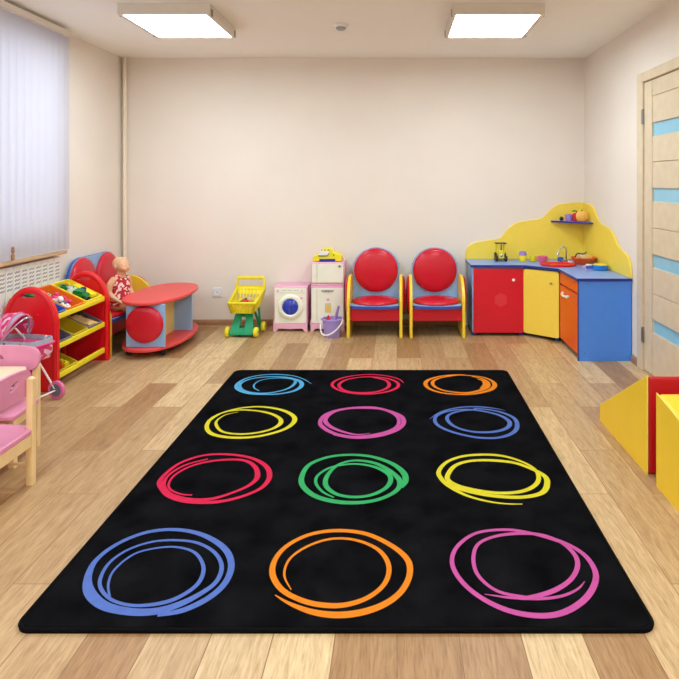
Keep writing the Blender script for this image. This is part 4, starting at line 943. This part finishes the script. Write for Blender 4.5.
# ------------------------------------------------------------------ doll stroller
st = thing('doll_stroller', 'pink doll stroller with patterned hood in front of the toy rack', 'doll stroller', (-2.262, 3.72, 0), math.radians(-13))
def tub_ring(x0, x1, y0, y1, z, r=.04): return [(p[0], p[1], z) for p in rrect(x0, x1, y0, y1, r, 5)]
m = MB()
rings = [tub_ring(-.11, .08, -.07, .07, .28), tub_ring(-.155, .14, -.088, .088, .362), tub_ring(-.15, .135, -.083, .083, .364), tub_ring(-.105, .075, -.065, .065, .29)]
vs = [[m.bm.verts.new(p) for p in r] for r in rings]; n = len(vs[0])
for a, b in zip(vs, vs[1:]):
    for k in range(n): m._f([a[k], a[(k+1) % n], b[(k+1) % n], b[k]])
m._f(vs[0][::-1]); m._f(vs[-1]); m.build('carry_tub', 'pinkfab', st, ang=50)
m = MB()
r0, r1 = tub_ring(-.162, .150, -.095, .095, .362), tub_ring(-.160, .148, -.093, .093, .392)
r2, r3 = tub_ring(-.155, .143, -.088, .088, .392), tub_ring(-.157, .145, -.090, .090, .365)
vs = [[m.bm.verts.new(p) for p in r] for r in (r0, r1, r2, r3, r0)]; n = len(vs[0])
for a, b in zip(vs, vs[1:]):
    for k in range(n): m._f([a[k], a[(k+1) % n], b[(k+1) % n], b[k]])
bmesh.ops.remove_doubles(m.bm, verts=m.bm.verts, dist=1e-5)
rimo = m.build('rim_band', 'greyfab', st, ang=50)
m = MB()
for x in (-.11, -.04, .07): m.sph((x, -.0955, .378), (.006, .003, .006), 10)
m.build('stud', 'dark', rimo)
m = MB(); m.tube(tub_ring(-.165, .153, -.097, .097, .358), .008, 8, closed=True); m.build('rim_piping', 'magenta', st)
# hood : fans of fabric between bowed hoops pivoting at the middle of the rim
def hoop(ang, R=.15, w_=.092, cx=-.05, z=.392, n=14):
    out = []
    for k in range(n+1):
        q = PI*k/n; h = R*math.sin(q); y = -w_*math.cos(q)
        out.append((cx+h*math.sin(ang), y, z+h*math.cos(ang)))
    return out
def fan(a0, a1, mat_, nm='hood_panel', steps=3):
    m = MB(); hs = [hoop(a0+(a1-a0)*i/steps) for i in range(steps+1)]
    for th in (0, 1):
        pass
    vs = [[m.bm.verts.new(p) for p in h] for h in hs]
    for a, b in zip(vs, vs[1:]):
        for k in range(len(a)-1): m._f([a[k], a[k+1], b[k+1], b[k]])
    o = m.build(nm, mat_, st, ang=80); s_ = o.modifiers.new('solid', 'SOLIDIFY'); s_.thickness = .003; return o
fan(math.radians(-62), math.radians(-25), 'magenta'); fan(math.radians(-25), math.radians(8), 'frill'); fan(math.radians(8), math.radians(22), 'greyfab')
for a in (-25, 8, 22, 34):
    MB().tube(hoop(math.radians(a), .153, .094), .005, 8).build('hood_hoop', 'pinkfab' if a != 34 else 'metal', st)
# foot end skirt
m = MB(); m.prism([(.03, .35), (.150, .355), (.15, .31), (.13, .265), (.08, .25), (.04, .28)], -.075, .075, 'y'); m.build('foot_skirt', 'frill', st, bevel=.012, seg=3)
# chassis
m = MB()
for s in (-1, 1):
    m.tube([(-.09, s*.085, .39), (.145, s*.10, .05)], .006, 8); m.tube([(.09, s*.085, .39), (-.15, s*.10, .05)], .006, 8)
    m.tube([(-.09, s*.085, .38), (-.18, s*.085, .46), (-.215, s*.085, .48)], .006, 8)
m.tube([(-.215, -.085, .48), (-.215, .085, .48)], .008, 8); m.build('chassis', 'white', st)
for x in (.145, -.15): MB().tube([(x, -.10, .055), (x, .10, .055)], .005, 8).build('axle', 'white', st)
for x, y in ((.145, -.105), (.145, .105), (-.15, -.105), (-.15, .105)):
    m = MB(); m.lathe([(.040, y-.012), (.055, y-.010), (.055, y+.010), (.040, y+.012), (.040, y-.012)], (x, 0, .055), 28, 'y'); wh_ = m.build('wheel', 'pinkpl2', st, ang=50) if 'pinkpl2' in M else None
    if wh_ is None:
        M['pinkpl2'] = mat('rose_plastic', (232, 116, 168), .4); wh_ = m.build('wheel', 'pinkpl2', st, ang=50)
    m = MB(); m.lathe([(.039, y-.009), (.039, y+.009)], (x, 0, .055), 24, 'y'); m.lathe([(.012, y-.015), (.012, y+.015)], (x, 0, .055), 14, 'y'); m.build('hub', 'greypl', wh_)
